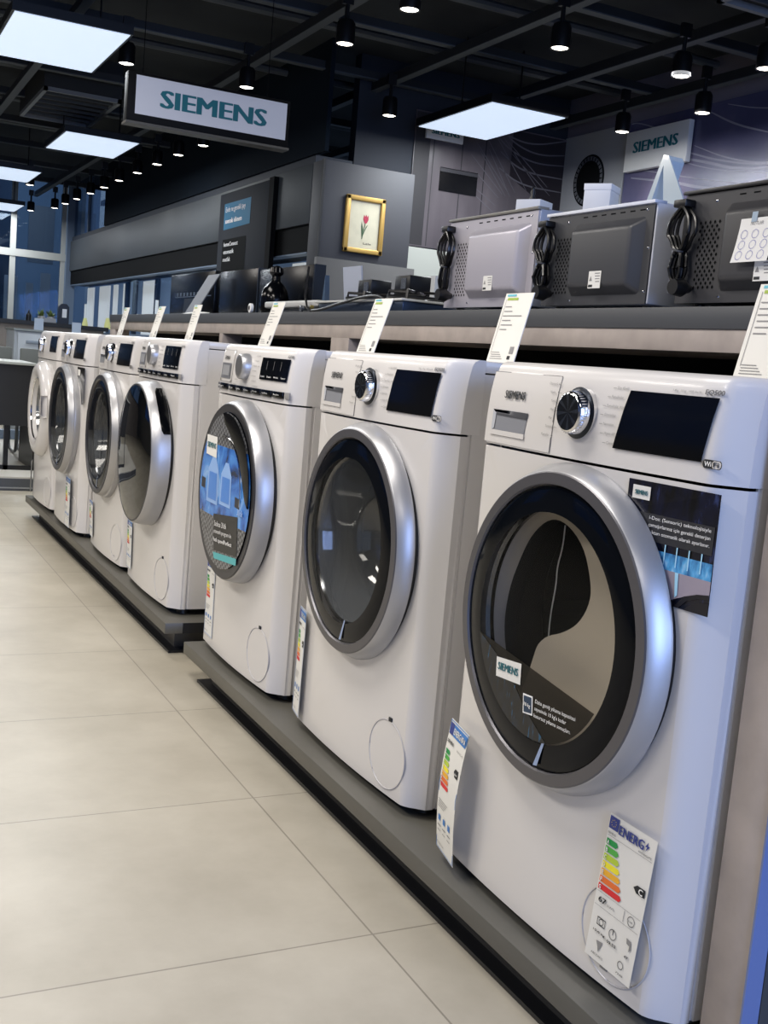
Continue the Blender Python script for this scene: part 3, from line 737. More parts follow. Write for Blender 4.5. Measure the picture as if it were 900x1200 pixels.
b = MB(); b.box(-.5915, .30, -.4275, -.4245, 0, 1.036, mat('dark_side', '#3b3c3e', .6)); b.build('divider_side', r, 'dark side of the end panel')

# ------------------------------------------------------------------ microwaves
def microwave(y1, w, h, x, depth, body, back, label, zt=1.131, topcol=None, cordloop=0):
    """seen from behind: y1 is the viewer's left edge, back faces -x"""
    r = empty('microwave_oven', (x, y1, zt), label, 'microwave', 'microwave ovens standing back to front on the counter')
    z0 = .012
    b = MB(); b.box(.004, depth, -w, 0, z0, z0+h, body, .004); b.box(-.006, .03, -w, 0, z0+h-.004, z0+h+.004, topcol or body, .001)
    b.box(.06, depth-.02, -w-.0012, -w+.001, z0+.03, z0+h-.03, body, .001); b.build('housing', r)
    b = MB(); b.box(.0, .004, -w+.004, -.004, z0, z0+h-.006, back); 
    for k in range(7): b.box(-.0006, .001, -w*(.36+.085*k)-.018, -w*(.36+.085*k), z0+h*.925, z0+h*.937, BLACK)
    for (u, v) in ((.04, .92), (.22, .9), (.93, .93), (.97, .55), (.97, .12), (.3, .05)):
        b.lathe([(0, .004), (-.0015, .003), (-.002, 0)], (0, -w*u, z0+h*v), CHROME, 10)
    b.build('back_plate', r)
    b = MB(); y0, y2, v0, v1 = -w*.30, -w*.93, z0+h*.10, z0+h*.86
    o = [(0, y0, v1), (0, y2, v1), (0, y2, v0), (0, y0, v0)]; e = .022
    i_ = [(-.03, y0-e, v1-e), (-.03, y2+e, v1-e), (-.03, y2+e, v0+e), (-.03, y0-e, v0+e)]
    vs = [b.bm.verts.new(p) for p in o]; vi = [b.bm.verts.new(p) for p in i_]; k = b.mi(back)
    for q in range(4): b.bm.faces.new((vs[q], vs[(q+1) % 4], vi[(q+1) % 4], vi[q])).material_index = k
    b.bm.faces.new(vi).material_index = k
    bmesh.ops.bevel(b.bm, geom=[q for q in b.bm.edges if not q.is_boundary], offset=.009, segments=4, profile=.5, affect='EDGES')
    b.build('back_bulge', r, ang=60)
    b = MB()
    for c in range(9):
        for d in range(17):
            yy = -w*.13 - c*w*.0155; zz = z0+h*.14 + d*h*.036
            if (c + d) % 2 == 0: b.face([(-.0008, yy+.0035, zz), (-.0008, yy, zz-.0045), (-.0008, yy-.0035, zz), (-.0008, yy, zz+.0045)], BLACK)
    b.build('vent_grille', r, 'diamond grid of dark vent holes', smooth=False)
    b = MB(); f = lambda u, v: (-.0306, u, v)
    ly, lz = -w*.62, z0+h*.22
    b.poly([(ly+.033, lz+.036), (ly-.033, lz+.036), (ly-.033, lz-.02), (ly+.033, lz-.02)], f, PAPER)
    g = lambda u, v: (-.031, u, v)
    b.poly([(ly+.03, lz-.008), (ly+.008, lz-.008), (ly+.008, lz-.016), (ly+.03, lz-.016)], g, TEXTDK)
    for k in range(4): b.poly([(ly+.0-.002*k, lz+.03-.009*k), (ly-.028, lz+.03-.009*k), (ly-.028, lz+.027-.009*k), (ly-.002*k, lz+.027-.009*k)], g, TEXTGR)
    b.poly([(ly+.028, lz+.004), (ly+.012, lz+.004), (ly+.02, lz+.02)], g, TEXTGR)
    b.move(lambda v: Vector((v.x, ly+(v.y-ly)*.74, lz+(v.z-lz)*.74))); b.build('rating_label', r, 'small white rating label', smooth=False)
    # bundled mains cord
    b = MB(); b.box(-.03, .0, -w*.055-.012, -w*.055+.028, z0+h*.86, z0+h*.93, BLACKPL, .003); b.build('cord_hook', r)
    b = MB(); yc = -w*.055; zt_, zb_ = z0+h*.86, z0+h*.16
    zm = zt_*.44 + zb_*.56; lw_ = (.55, 1., .7)[cordloop]
    for k in range(4):
        q = .012 + .0045*k; xo = -.012 - .007*(k % 3)
        b.tube([(xo, yc+.004, zt_), (xo-.004, yc+q*1.5, zt_-.028), (xo-.006, yc+q*1.6, zt_-.06), (xo-.004, yc+q*1.2, zm+.03), (xo, yc+.006+.003*k, zm), (xo, yc-.006-.003*k, zm), (xo-.004, yc-q*1.2, zm+.03), (xo-.006, yc-q*1.6, zt_-.06), (xo-.004, yc-q*1.5, zt_-.028), (xo, yc-.004, zt_)], .0042, CORDM, 7, True, 2)
        q *= lw_
        b.tube([(xo, yc+.006+.003*k, zm), (xo-.004, yc+q*1.1, zm-.04), (xo-.004, yc+q*1.3, zb_+.04), (xo, yc+q*.7, zb_+.004*k), (xo, yc-q*.7, zb_+.004*k), (xo-.004, yc-q*1.3, zb_+.04), (xo-.004, yc-q*1.1, zm-.04), (xo, yc-.006-.003*k, zm)], .0042, CORDM, 7, True, 2)
    b.tube([(-.03, yc+.014, zm+.004), (-.038, yc, zm), (-.03, yc-.016, zm-.004), (-.008, yc, zm)], .0022, mat('tie_grey', '#4b4c50', .5), 6, True, 2)
    b.lathe([(-.055, 0), (-.055, .017), (-.03, .02), (-.02, .014), (-.006, .008), (-.006, 0)], (0, yc-.03, zb_-.008), BLACKPL, 20)
    b.build('power_cord', r, 'bundled black mains cord with plug')
    for fx in (.04, depth-.05):
        for fy in (-.04, -w+.04):
            b = MB(); b.lathe([(0, 0), (0, .011), (.0125, .013), (.0125, 0)], (fx, fy, 0), BLACKPL, 16, 'z'); b.build('foot', r)
    return r
LILAC = mat('pale_grey_steel', '#b3b0ba', .35, .25)
microwave(1.705, .487, .262, .725, .36, mat('silver_blue_housing', '#a7aebf', .3, .5), LILAC, 'pale grey microwave seen from behind, farthest of three on the counter', topcol=mat('dull_top_flange', '#7b7974', .4, .4))
microwave(1.165, .435, .234, .72, .34, mat('white_housing', '#d4d8e4', .3), mat('charcoal_back', '#3a3b3f', .4), 'charcoal-backed microwave with white sides, middle of the three', cordloop=1)
microwave(.635, .47, .24, .72, .36, mat('black_housing', '#131316', .35), mat('charcoal_back2', '#38383b', .42), 'all-black microwave with a paper note taped on its back, at right edge', cordloop=2)
b = MB()
f = lambda e: (lambda u, v: (.682 - e - .012*(v/.1)**2, .412 - u + .05*(v/.13)*.25, 1.306 - v))
s = f(0)
b.grid([[s(.10*q/4, .088*k/6) for q in range(5)] for k in range(7)], PAPER)
for k in range(3):
    for q in range(3):
        b.circle_line(.018+.03*q, .032+.021*k, .009, .0009, f(.0012), mat('stamp_violet', '#6a6cae', .6), 16)
b.text('NOTLAR', lambda u, v: f(.0012)(u, .014-v), .03, 0, .035, .007, TEXTGR)
b.poly([(.03, -.012), (.045, -.012), (.045, .008), (.03, .008)], f(.0014), mat('tape_pale', '#9fb0bf', .3))
b.build('paper_note', None, 'white paper note with violet stamps taped to the black microwave', 'paper', smooth=False, merge=False)

# things standing on the microwaves
r = empty('white_carton', (.86, 1.155, 1.3815), 'plain white square carton on top of the charcoal-backed microwave', 'box')
b = MB(); b.box(0, .075, -.037, .037, 0, .085, mat('white_card', '#cfd3dc', .5), .001); b.move(lambda v: Matrix.Rotation(.6, 3, 'Z') @ v); b.build('carton_body', r)
b = MB(); b.box(-.0015, .0765, -.0385, .0385, .083, .1, mat('white_card2', '#d8dbe3', .5), .001); b.move(lambda v: Matrix.Rotation(.6, 3, 'Z') @ v); b.build('carton_lid', r)
b = MB(); b.box(0, .08, -.04, .04, 0, .062, mat('white_card'), .001); b.move(lambda v: Matrix.Rotation(.5, 3, 'Z') @ v)
o = b.build('white_box', None, 'small white box on top of the pale grey microwave', 'box'); o.location = (.86, 1.49, 1.4095)
b = MB(); b.lathe([(0, 0), (0, .016), (.012, .017), (.03, .010), (.045, .013), (.06, .008), (.066, .010), (.075, 0)], (0, 0, 0), BLACKPL, 20, 'z')
b.bm.verts.ensure_lookup_table(); b.move(lambda v: v*.62); o = b.build('black_figurine', None, 'tiny black ornament standing on the small white box', 'ornament'); o.location = (.90, 1.53, 1.4718)
r = empty('acrylic_stand', (.86, .89, 1.3815), 'clear A-shaped acrylic card stand on the charcoal-backed microwave', 'display stand')
AC = mat('frosted_acrylic', '#b9c6cf', .12, coat=.6)
b = MB(); b.prism([(0, .07, 0), (0, .048, 0), (0, .0, .13), (0, .008, .142)], (.06, 0, 0), AC); b.build('rear_leaf', r)
b = MB(); b.prism([(-.001, -.015, 0), (-.001, -.10, 0), (-.001, -.012, .138), (-.001, .008, .142)], (.004, 0, 0), AC); b.build('front_leaf', r)

# ------------------------------------------------------------------ hobs and other goods on the counter
STEEL = mat('hob_steel', '#8d929b', .25, .8); ENAM = mat('hob_edge_white', '#c7c8c6', .3)
HX = .72
r = empty('gas_hob', (HX, 1.97, 1.131), 'steel gas hob with black burners on the counter, beside the pale grey microwave', 'gas hob')
b = MB(); b.box(0, .50, 0, .72, .002, .037, mat('hob_box_blue_steel', '#3e4b60', .3, .7), .002); b.build('hob_box', r)
b = MB(); b.box(-.012, .52, -.012, .735, .037, .045, ENAM, .003); b.build('hob_top', r)
for q, (bx, by) in enumerate(((.14, .18), (.14, .53), (.37, .18), (.37, .53))):
    b = MB(); b.lathe([(.045, 0), (.045, .05), (.055, .048), (.058, .036), (.068, .034), (.068, 0)], (bx, by, 0), BLACKPL, 28, 'z'); bu = b.build('burner', r)
    b = MB()
    for k in range(4):
        a = PI/4 + PI/2*k; c, s_ = math.cos(a), math.sin(a)
        b.tube([(bx+.105*c, by+.105*s_, .046), (bx+.10*c, by+.10*s_, .082), (bx+.03*c, by+.03*s_, .082)], .0055, BLACKPL, 6)
    b.tube([(bx+.1*math.cos(2*PI*k/20), by+.1*math.sin(2*PI*k/20), .06) for k in range(20)], .005, BLACKPL, 6, True)
    b.build('pan_support', bu)
for k, (yy, hh, l) in enumerate(((2.735, .066, 'black packing block standing on the far side of the gas hob'), (2.40, .072, 'black packing block standing on the near side of the gas hob'))):
    b = MB(); b.box(0, .09, -.062, .062, 0, hh, BLACKPL, .004); b.box(-.002, .001, -.035, .005, hh*.3, hh*.85, STEEL); o = b.build('packing_block', None, l, 'block'); o.location = (.93, yy if k == 0 else 2.405, 1.131+.086); 
r = empty('thin_hob', (.725, 2.66, 1.131), 'upside-down white hob tray with loose cables, left of the gas hob', 'hob')
b = MB(); b.box(0, .18, .06, .66, .024, .052, mat('hob_tray_white', '#b9b9b7', .35), .008, 3); b.build('tray', r)
b = MB(); b.box(.03, .17, .08, .62, .0, .026, mat('hob_under_grey', '#80817f', .4, .4), .002); b.build('underside', r)
for yy in (.10, .2):
    b = MB(); b.lathe([(0, 0), (0, .013), (-.01, .013), (-.012, .007), (-.012, 0)], (-.002 if yy > .12 else .0, yy, .018), mat('brass', '#9c8f58', .3, .9) if yy < .15 else STEEL, 16); b.build('connector', r)
b = MB()
b.tube([(.70, 2.715, 1.137), (.705, 2.73, 1.138), (.70, 2.76, 1.15), (.705, 2.8, 1.20), (.70, 2.77, 1.31)], [.005]*5, CORDM, 8); b.build('supply_hose', None, 'black hose rising bent upright beside the hob tray', 'hose')
b = MB()
b.tube([(.697, 2.05, 1.165), (.697, 2.12, 1.186), (.696, 2.25, 1.182), (.696, 2.45, 1.16), (.696, 2.62, 1.139), (.696, 2.70, 1.138)], .0055, CORDM, 8, smooth=2); b.build('hob_cable', None, 'black cable looping over the steel hob front', 'cable')
b = MB(); b.lathe([(0, 0), (0, .02), (-.012, .021), (-.014, .011), (-.006, .009), (-.005, 0)], (.70, 3.405, 1.153), WHITEPR, 20); b.lathe([(-.0145, .0105), (-.0135, 0)], (.70, 3.405, 1.153), BLACK, 16); b.build('hose_plug', None, 'white round plug with black hole lying on the counter', 'plug')
b = MB(); b.lathe([(0, 0), (0, .088), (.02, .098), (.06, .098), (.09, .085), (.11, .058), (.122, .033), (.138, .029), (.148, .048), (.152, .05), (.168, .044), (.175, .02), (.177, 0)], (0, 0, 0), BLACKGLOSS, 40, 'z')
o = b.build('black_vase', None, 'glossy black round bottle with stopper behind the hob tray', 'vase'); o.location = (.82, 3.45, 1.131)
o.data.transform(Matrix.Diagonal((.66, .66, 1.27, 1)))
def blackpanel(y0, y1, zt, label, detail):
    r = empty('ceramic_hob', (.92, y0, 1.131), label, 'hob', 'black glass hobs standing on the counter')
    b = MB(); b.box(0, .05, 0, y1-y0, 0, zt-1.131, mat('black_glass_panel', '#06080d', .25, spec=.3), .002); p = b.build('panel', r)
    if detail:
        b = MB(); f = lambda u, v: (-.001, (y1-y0)-u, v)
        G = mat('panel_grey_print', '#4a5462', .4)
        for k in range(9): b.poly([(.15+.07*k, .13), (.19+.07*k, .13), (.19+.07*k, .15), (.15+.07*k, .15)], f, G)
        b.poly([(.12, .128), (.85, .128), (.85, .122), (.12, .122)], f, G); b.poly([(.30, .03), (.62, .03), (.60, .115), (.32, .115)], f, mat('panel_dim_print', '#2d333c', .4))
        b.build('panel_print', r, 'faint grey markings on the black glass', smooth=False)
    else:
        b = MB(); b.box(-.001, .052, -.001, .012, 0, zt-1.131, mat('panel_edge', '#1b2029', .3)); b.build('panel_edge', r)
blackpanel(4.68, 5.58, 1.392, 'black glass panel with faint grey markings, farthest left on the counter', True)
blackpanel(3.965, 4.58, 1.378, 'plain black glass panel left of the black bottle', False)
blackpanel(3.24, 3.95, 1.366, 'plain black glass panel behind the black bottle', False)
def wedge(y, z1, x, label, w=.14, tilt=.09, m=None):
    b = MB(); b.prism([(x, y+w/2, 1.131), (x, y-w/2, 1.131), (x+tilt*.4, y-w/2-tilt, z1), (x+tilt*.4, y+w/2-tilt, z1)], (.006, 0, 0), m or mat('grey_card', '#7d8087', .5))
    return b.build('info_card', None, label, 'card', smooth=False)
wedge(4.75, 1.36, .80, 'grey slanted info card in front of the black panels', .20, .19)
wedge(2.86, 1.342, .95, 'pale upright paper sheet behind the gas hob', .18, -.03, mat('paper_bluish', '#aab1c2', .5))
b = MB(); b.prism([(.70, 4.2, 1.131), (.70, 4.6, 1.131), (.745, 4.5, 1.146), (.745, 4.3, 1.146)], (.04, 0, .0), PAPER); b.build('leaflet', None, 'white leaflet lying by the slanted grey card', 'paper')
r = empty('socket_box', (1.26, 2.816, 1.260), 'small white socket box standing behind the gas hob', 'socket box')
b = MB(); b.box(0, .05, -.058, .052, -.129, .077, mat('socket_white', '#c9ccce', .4), .003); b.build('socket_body', r)
b = MB()
for zz in (.0, .035): b.box(-.0015, .001, -.022, .018, zz-.008, zz+.006, TEXTDK)
b.build('socket_slot', r)
# leaning glass wedge, grey kitchen cards beyond
b = MB(); b.prism([(.85, 2.98, 1.131), (.85, 2.93, 1.131), (.85, 2.955, 1.30)], (.02, 0, 0), mat('blue_grey_glass', '#48586c', .15)); b.build('glass_ornament', None, 'small pointed blue-grey glass piece on the counter', 'ornament')

# ------------------------------------------------------------------ hanging and wall signs
def sign_face_y(b, x0, x1, z0, z1, y, txt, tx0, tx1, tz0, tz1, face):
    b.face([(x0, y, z0), (x1, y, z0), (x1, y, z1), (x0, y, z1)], face)
    b.text(txt, lambda u, v: (u, y-.001, v), tx0, tz0, tx1-tx0, tz1-tz0, PETROL, True)
Y = 4.4
k_ = (Y+1.3487)/(4+1.3487)
sx = lambda x: -.9667 + (x+.9667)*k_
sz = lambda z: .9487 + (z-.9487)*k_
r = empty('hanging_sign', (0, Y, 0), 'white lit brand sign with black frame hanging from the ceiling', 'sign')
SX0, SX1, SZ0, SZ1 = sx(.232), sx(1.035), sz(1.976), sz(2.200)
b = MB(); b.box(SX0, SX1, .0, .07, SZ0, SZ1, mat('sign_frame_black', '#060607', .6, spec=.15), .003); b.build('sign_frame', r)
b = MB(); b.box(SX0-.004, SX1+.004, -.012, .08, SZ0-.012, SZ0, mat('sign_lower_rail', '#5a554c', .4, .5)); b.build('lower_rail', r)
b = MB(); sign_face_y(b, sx(.270), sx(1.019), sz(2.012), sz(2.186), -.001, 'SIEMENS', sx(.385), sx(.905), sz(2.058), sz(2.138), mat('sign_face_white', '#b9bcc6', .35, emit='#c8ccd8', estr=.12)); b.build('sign_face', r, 'white face with petrol lettering', smooth=False, merge=False)
for xx in (SX0+.08, SX1-.12):
    b = MB(); b.tube([(xx, .035, SZ1), (xx, .035, 3.1)], .002, BLACK, 6); b.build('suspension_wire', r)
# flag sign on right wall
r = empty('wall_sign', (4.06, 0, 0), 'white brand board on the swirling right-hand wall poster', 'sign')
b = MB(); b.box(-.02, .02, 4.585, 5.235, 2.455, 2.726, mat('board_white', '#d9d9d8', .5), .002); b.build('board', r)
b = MB(); b.text('SIEMENS', lambda u, v: (-.0215, 5.15-u, v), 0, 2.585-.01, .46, .075, PETROL, True); b.build('board_lettering', r, 'petrol brand lettering', smooth=False)
r = empty('wall_sign', (0, 6.03, 0), 'white brand board above the built-in oven poster', 'sign')
b = MB(); b.box(2.85, 3.16, -.01, .01, 2.612, 2.75, mat('board_white'), .002); b.build('board', r)
b = MB(); b.text('SIEMENS', lambda u, v: (u, -.0115, v), 2.89, 2.648, .23, .04, PETROL, True); b.build('board_lettering', r, 'petrol brand lettering', smooth=False)

# ------------------------------------------------------------------ room shell
def struct(name, b, **k): return b.build(name, None, kind='structure', **k)
b = MB(); b.face([(-5, -4, 0), (8, -4, 0), (8, 15.2, 0), (-5, 15.2, 0)], floor_mat()); struct('floor', b)
b = MB(); b.box(-5, 4.3, -4, 15.2, 3.1, 3.16, mat('ceiling_black', '#1d2125', .9, noise=.25, nscale=2.5)); struct('ceiling', b)
# right wall with swirling poster
POST = print_mat('night_violet_poster', [(.3, '#343550'), (.55, '#4a4a68'), (.75, '#6e677e')], 'NOISE', .9, .25)
b = MB(); b.box(4.1, 4.2, -4, 6.157, 0, 3.1, mat('wall_pinkish_grey', '#6a6672', .6)); struct('wall_right', b)
r = empty('wall_poster', (4.094, 0, 0), 'large dark violet poster with white light swirls on the right wall', 'poster')
b = MB(); b.box(-.004, .004, -1, 5.28, 1.95, 2.808, POST); b.build('poster_sheet', r)
b = MB(); SW = mat('swirl_white', '#80808f', .4); f = lambda u, v: (-.0055, u, v)
for i_, l in enumerate([[(5.25, 2.62), (4.46, 2.76), (4.21, 2.64), (3.91, 2.55)][1:], [(5.2, 2.60), (4.57, 2.47), (4.37, 2.42), (4.19, 2.37), (3.88, 2.33), (3.4, 2.36)], [(5.2, 2.42), (4.72, 2.34), (4.52, 2.29), (4.34, 2.26), (4.19, 2.25), (3.6, 2.30)], [(5.2, 2.70), (4.58, 2.51), (4.31, 2.43), (3.88, 2.35), (3.3, 2.34)], [(4.57, 2.56), (4.23, 2.43), (3.88, 2.36), (3.2, 2.33)], [(5.26, 2.82), (5.19, 2.80), (4.94, 2.72), (4.6, 2.6)], [(5.26, 2.68), (4.9, 2.55), (4.4, 2.38), (3.7, 2.28)], [(5.26, 2.50), (4.8, 2.40), (4.3, 2.30), (3.7, 2.2)], [(4.3, 2.78), (4.0, 2.70), (3.6, 2.66)]]):
    l = [(p[0], min(p[1], 2.80)) for p in l]
    b.ribbon(l, f, (.012, .018, .020, .012, .009, .009, .007, .008, .007)[i_], SW)
b.build('light_swirls', r, 'white curved streaks', smooth=False)
r = empty('wall_panel', (4.09, 0, 0), 'grey wall panel showing a round dark drum window', 'wall panel')
b = MB(); b.box(-.006, .009, 5.285, 6.05, 0, 2.808, mat('panel_grey', '#8d8e92', .6)); b.build('panel_sheet', r)
b = MB(); b.lathe([(-.007, .19, BLACK), (-.012, .175, mat('drum_tick', '#56585e', .4)), (-.012, .145, BLACK), (-.016, .13, BLACK), (-.016, 0)], (0, 5.70, 2.455), BLACK, 48)
for k in range(28):
    t = 2*PI*k/28; c, s_ = math.cos(t), math.sin(t)
    b.prism([(-.013, 5.70+.148*c-.004*s_, 2.455+.148*s_+.004*c), (-.013, 5.70+.148*c+.004*s_, 2.455+.148*s_-.004*c), (-.013, 5.70+.172*c+.004*s_, 2.455+.172*s_-.004*c), (-.013, 5.70+.172*c-.004*s_, 2.455+.172*s_+.004*c)], (-.002, 0, 0), BLACK)
b.build('drum_window', r, 'round black drum window with ticks')
# oven wall
b = MB(); b.box(2.31, 4.2, 6.057, 6.157, 0, 3.1, mat('wall_navy', '#151c28', .7)); struct('wall_back', b)
r = empty('wall_poster', (0, 6.05, 0), 'wood-panel poster with built-in oven and light rays on back wall', 'poster')
OV = print_mat('mauve_panel_poster', [(.3, '#3d383c'), (.6, '#5a5458'), (.8, '#776f70')], 'NOISE', 1.6, .3, (2, 1, .5))
b = MB(); b.box(2.77, 4.098, -.006, .006, 1.84, 2.80, OV); b.build('poster_sheet', r)
b = MB(); f = lambda u, v: (u, -.0075, v)
for xx in (2.93, 3.17, 3.37): b.poly([(xx, 1.85), (xx+.008, 1.85), (xx+.008, 2.79), (xx, 2.79)], f, mat('panel_seam_dark', '#262428', .6))
b.poly([(2.775, 1.85), (2.90, 1.85), (2.90, 2.79), (2.775, 2.79)], f, mat('dark_edge_panel', '#201e22', .6))
b.poly([(3.60, 2.45), (4.09, 2.20), (4.09, 2.79), (3.60, 2.79)], f, mat('dark_red_corner', '#1d171d', .5))
b.build('panel_seams', r, 'dark joints between the panels', smooth=False)
b = MB(); f = lambda u, v: (u, -.0085, v); SD = mat('ray_grey', '#5f5c62', .5)
for a, c in [((3.28, 2.66), (3.60, 2.33)), ((3.36, 2.72), (3.66, 2.34)), ((3.25, 2.56), (3.55, 2.31)), ((3.44, 2.74), (3.76, 2.37)), ((3.5, 2.74), (3.86, 2.40)), ((3.3, 2.44), (3.52, 2.28)), ((3.56, 2.70), (3.95, 2.42)), ((3.24, 2.36), (3.5, 2.22)), ((3.4, 2.62), (3.62, 2.3)), ((3.32, 2.6), (3.58, 2.3)), ((3.30, 2.28), (3.5, 2.16)), ((3.6, 2.62), (3.98, 2.36))]:
    b.ribbon([a, ((a[0]+c[0])/2, (a[1]+c[1])/2), c], f, .007, SD)
for l in [[(3.45, 2.79), (3.55, 2.74), (3.78, 2.705), (4.09, 2.79)], [(3.5, 2.79), (3.6, 2.70), (3.83, 2.64), (4.09, 2.68)], [(3.45, 2.74), (3.56, 2.65), (3.8, 2.575), (4.09, 2.60)], [(3.5, 2.62), (3.7, 2.5), (4.09, 2.50)], [(3.5, 2.5), (3.7, 2.4), (4.09, 2.4)]]: b.ribbon(l, f, .012, SD)
b.build('light_rays', r, 'pale rays and arcs', smooth=False)
b = MB(); b.box(3.0, 3.32, -.012, -.008, 2.262, 2.43, mat('oven_picture_black', '#0c0c0e', .2)); b.box(3.0, 3.32, -.014, -.011, 2.40, 2.425, mat('oven_strip', '#4b4a4e', .3, .5)); b.build('oven_picture', r, 'black built-in oven')
# backsplash and small things below it
b = MB(); b.box(2.72, 4.05, 5.98, 6.04, 0, 1.825, mat('pale_backsplash', '#a9aca4', .6)); b.build('kitchen_backsplash', None, 'pale cream kitchen back panel below the oven poster', 'panel')

# bulkhead, fascia, box unit
b = MB(); b.box(2.0, 2.03, 5.86, 12.8, 2.362, 3.1, mat('bulkhead_black', '#0f1822', .9, spec=.1)); struct('trim_1', b)
b = MB(); b.box(2.02, 2.3, 6.057, 15.0, 2.30, 2.362, mat('soffit_navy', '#232a36', .7)); struct('trim_2', b)
FG = mat('fascia_grey', '#34393e', .55, noise=.08, nscale=1.2)
r = empty('fascia_band', (2.0, 6.05, 0), 'long grey fascia band with black strip below, running to the far window', 'fascia')
b = MB(); b.box(0, .29, .0, 8.9, 1.892, 2.30, FG, .001); b.build('fascia', r, 'long grey fascia band')
b = MB(); b.box(.02, .29, .0, 8.9, 1.70, 1.892, BLACK); b.build('shadow_gap', r, 'black strip under the fascia')
fr = r
r = empty('display_unit', (2.0, 5.85, 0), 'square grey display unit end carrying the gold-framed picture', 'display unit')
b = MB(); b.box(0, .70, 0, .19, 1.60, 2.305, mat('unit_grey', '#414247', .6), .002); b.build('end_box', r, 'square grey end of the unit')
b = MB(); b.box(-.004, .012, -.004, .02, 1.60, 2.31, mat('unit_edge', '#17191d', .6)); b.build('dark_edge', r)
b = MB(); b.box(-.1, .63, -.25, -.20, 0, 1.63, mat('unit_lower_grey', '#5c5b5a', .6), .001); b.build('lower_panel', r, 'lower grey panel before the end box')
# painting
r = empty('framed_picture', (2.0, 5.845, 0), 'gold-framed picture of a red tulip on the grey end box', 'picture')
PX0, PX1, PZ0, PZ1 = 2.177, 2.478, 1.711, 2.099
GOLD = mat('gold_frame', '#b8954f', .4, .4)
def xz(b, pts, y, m): b.face([(p[0], y, p[1]) for p in pts], m)
b = MB()
for (a0, a1, c0, c1) in ((PX0-2.0, PX1-2.0, PZ0, PZ0+.034), (PX0-2.0, PX1-2.0, PZ1-.034, PZ1), (PX0-2.0, PX0-1.966, PZ0, PZ1), (PX1-2.034, PX1-2.0, PZ0, PZ1)): b.box(a0, a1, -.028, 0, c0, c1, GOLD, .006, 3)
b.build('gold_frame', r)
b = MB(); x0, x1, z0, z1 = PX0-1.966, PX1-2.034, PZ0+.034, PZ1-.034
xz(b, [(x0, z0), (x1, z0), (x1, z1), (x0, z1)], -.012, mat('cream_canvas', '#cfc9b0', .7, noise=.06, nscale=14))
cx, cz = (x0+x1)/2+.008, z0+.20
GR = mat('leaf_green', '#3c5a3c', .7); RD = mat('tulip_red', '#b02a48', .6)
xz(b, [(cx-.022, cz-.135), (cx-.016, cz-.135), (cx+.004, cz-.02), (cx-.003, cz-.02)], -.0135, GR)
xz(b, [(cx-.02, cz-.13), (cx-.03, cz-.05), (cx-.028, cz-.015), (cx-.014, cz-.07)], -.0137, GR)
xz(b, [(cx-.018, cz-.125), (cx+.0, cz-.08), (cx+.022, cz-.03), (cx+.006, cz-.05)], -.0139, GR)
xz(b, [(cx-.004, cz-.028), (cx+.012, cz-.024), (cx+.022, cz+.0), (cx+.02, cz+.03), (cx+.010, cz+.018), (cx+.004, cz+.034), (cx-.004, cz+.018), (cx-.014, cz+.03), (cx-.018, cz-.0)], -.014, RD)
b.text('Lale', lambda u, v: (u, -.0138, v), x0+.12, z0+.03, .06, .014, TEXTDK)
b.build('canvas', r, 'cream canvas with one red tulip', smooth=False)
# navy kiosk panel with two notices
r = empty('information_panel', (1.97, 6.80, 0), 'dark navy standing panel with blue notice before the fascia', 'panel')
b = MB(); b.box(0, .028, 0, 1.22, 0, 2.27, mat('kiosk_navy', '#171c26', .7, spec=.12), .004); b.box(-.01, .028, -.10, 0, 0, 2.28, BLACK); b.build('panel_board', r)
b = MB(); f = lambda e: (lambda u, v: (-e, 1.085-u, v))
b.poly([(0, 2.18), (.665, 2.18), (.665, 1.975), (0, 1.965)][::1], f(.002), mat('notice_blue', '#12698f', .6, spec=.2)); 
b.text('Evde ne gerekli şey', lambda u, v: f(.003)(u, v), .04, 2.095, .50, .055, WHITEPR); b.text('sonraki dönem', lambda u, v: f(.003)(u, v), .04, 2.015, .42, .04, WHITEPR, True)
b.build('blue_notice', r, 'bright blue notice with white text', smooth=False)
b = MB(); b.poly([(0, 1.885), (.60, 1.885), (.60, 1.40), (0, 1.40)], f(.002), mat('notice_black', '#050608', .8, spec=.1))
for k, t in enumerate(['homeConnect', 'otomatik', 'mutfak']): b.text(t, lambda u, v: f(.003)(u, v), .04, 1.825-.062*k, (.36, .27, .19)[k], .035, WHITEPR, True)
b.box(-.012, -.003, .56, 1.06, 1.48, 1.60, mat('notice_grey_box', '#4c4a4c', .5)); b.build('black_notice', r, 'black notice with white words', smooth=False)

# ------------------------------------------------------------------ glazing far away
BG = glass('blue_pane', '#cbd3da', .02, 1.4, '#c9d8ea')
FRM = mat('window_frame_grey', '#a8aaa6', .5); FRD = mat('window_frame_blue_grey', '#5f6f84', .5)
r = struct('window_1', (lambda b: (b.box(1.885, 1.945, 15.0, 15.08, 0, 3.1, FRM), b.box(1.20, 1.275, 15.0, 15.08, 0, 3.1, FRM), b.box(-5, 1.95, 14.99, 15.09, 2.02, 2.12, FRM), b.box(-.4, -.33, 15, 15.08, 0, 3.1, FRM), b.box(-2, -1.93, 15, 15.08, 0, 3.1, FRM), b)[-1])(MB()))
b = MB(); b.box(-5, 1.9, 15.03, 15.04, 0, 3.1, BG); b.build('pane', r)
r = struct('window_2', (lambda b: (b.box(2.02, 2.08, 12.78, 12.84, 2.36, 3.1, FRD), b.box(2.02, 2.08, 13.9, 13.93, 2.36, 3.1, FRD), b.box(1.95, 2.08, 14.93, 15.0, 0, 3.1, FRD), b)[-1])(MB()))
b = MB(); b.box(2.04, 2.05, 12.8, 15.0, 2.36, 3.1, BG); b.build('pane', r)
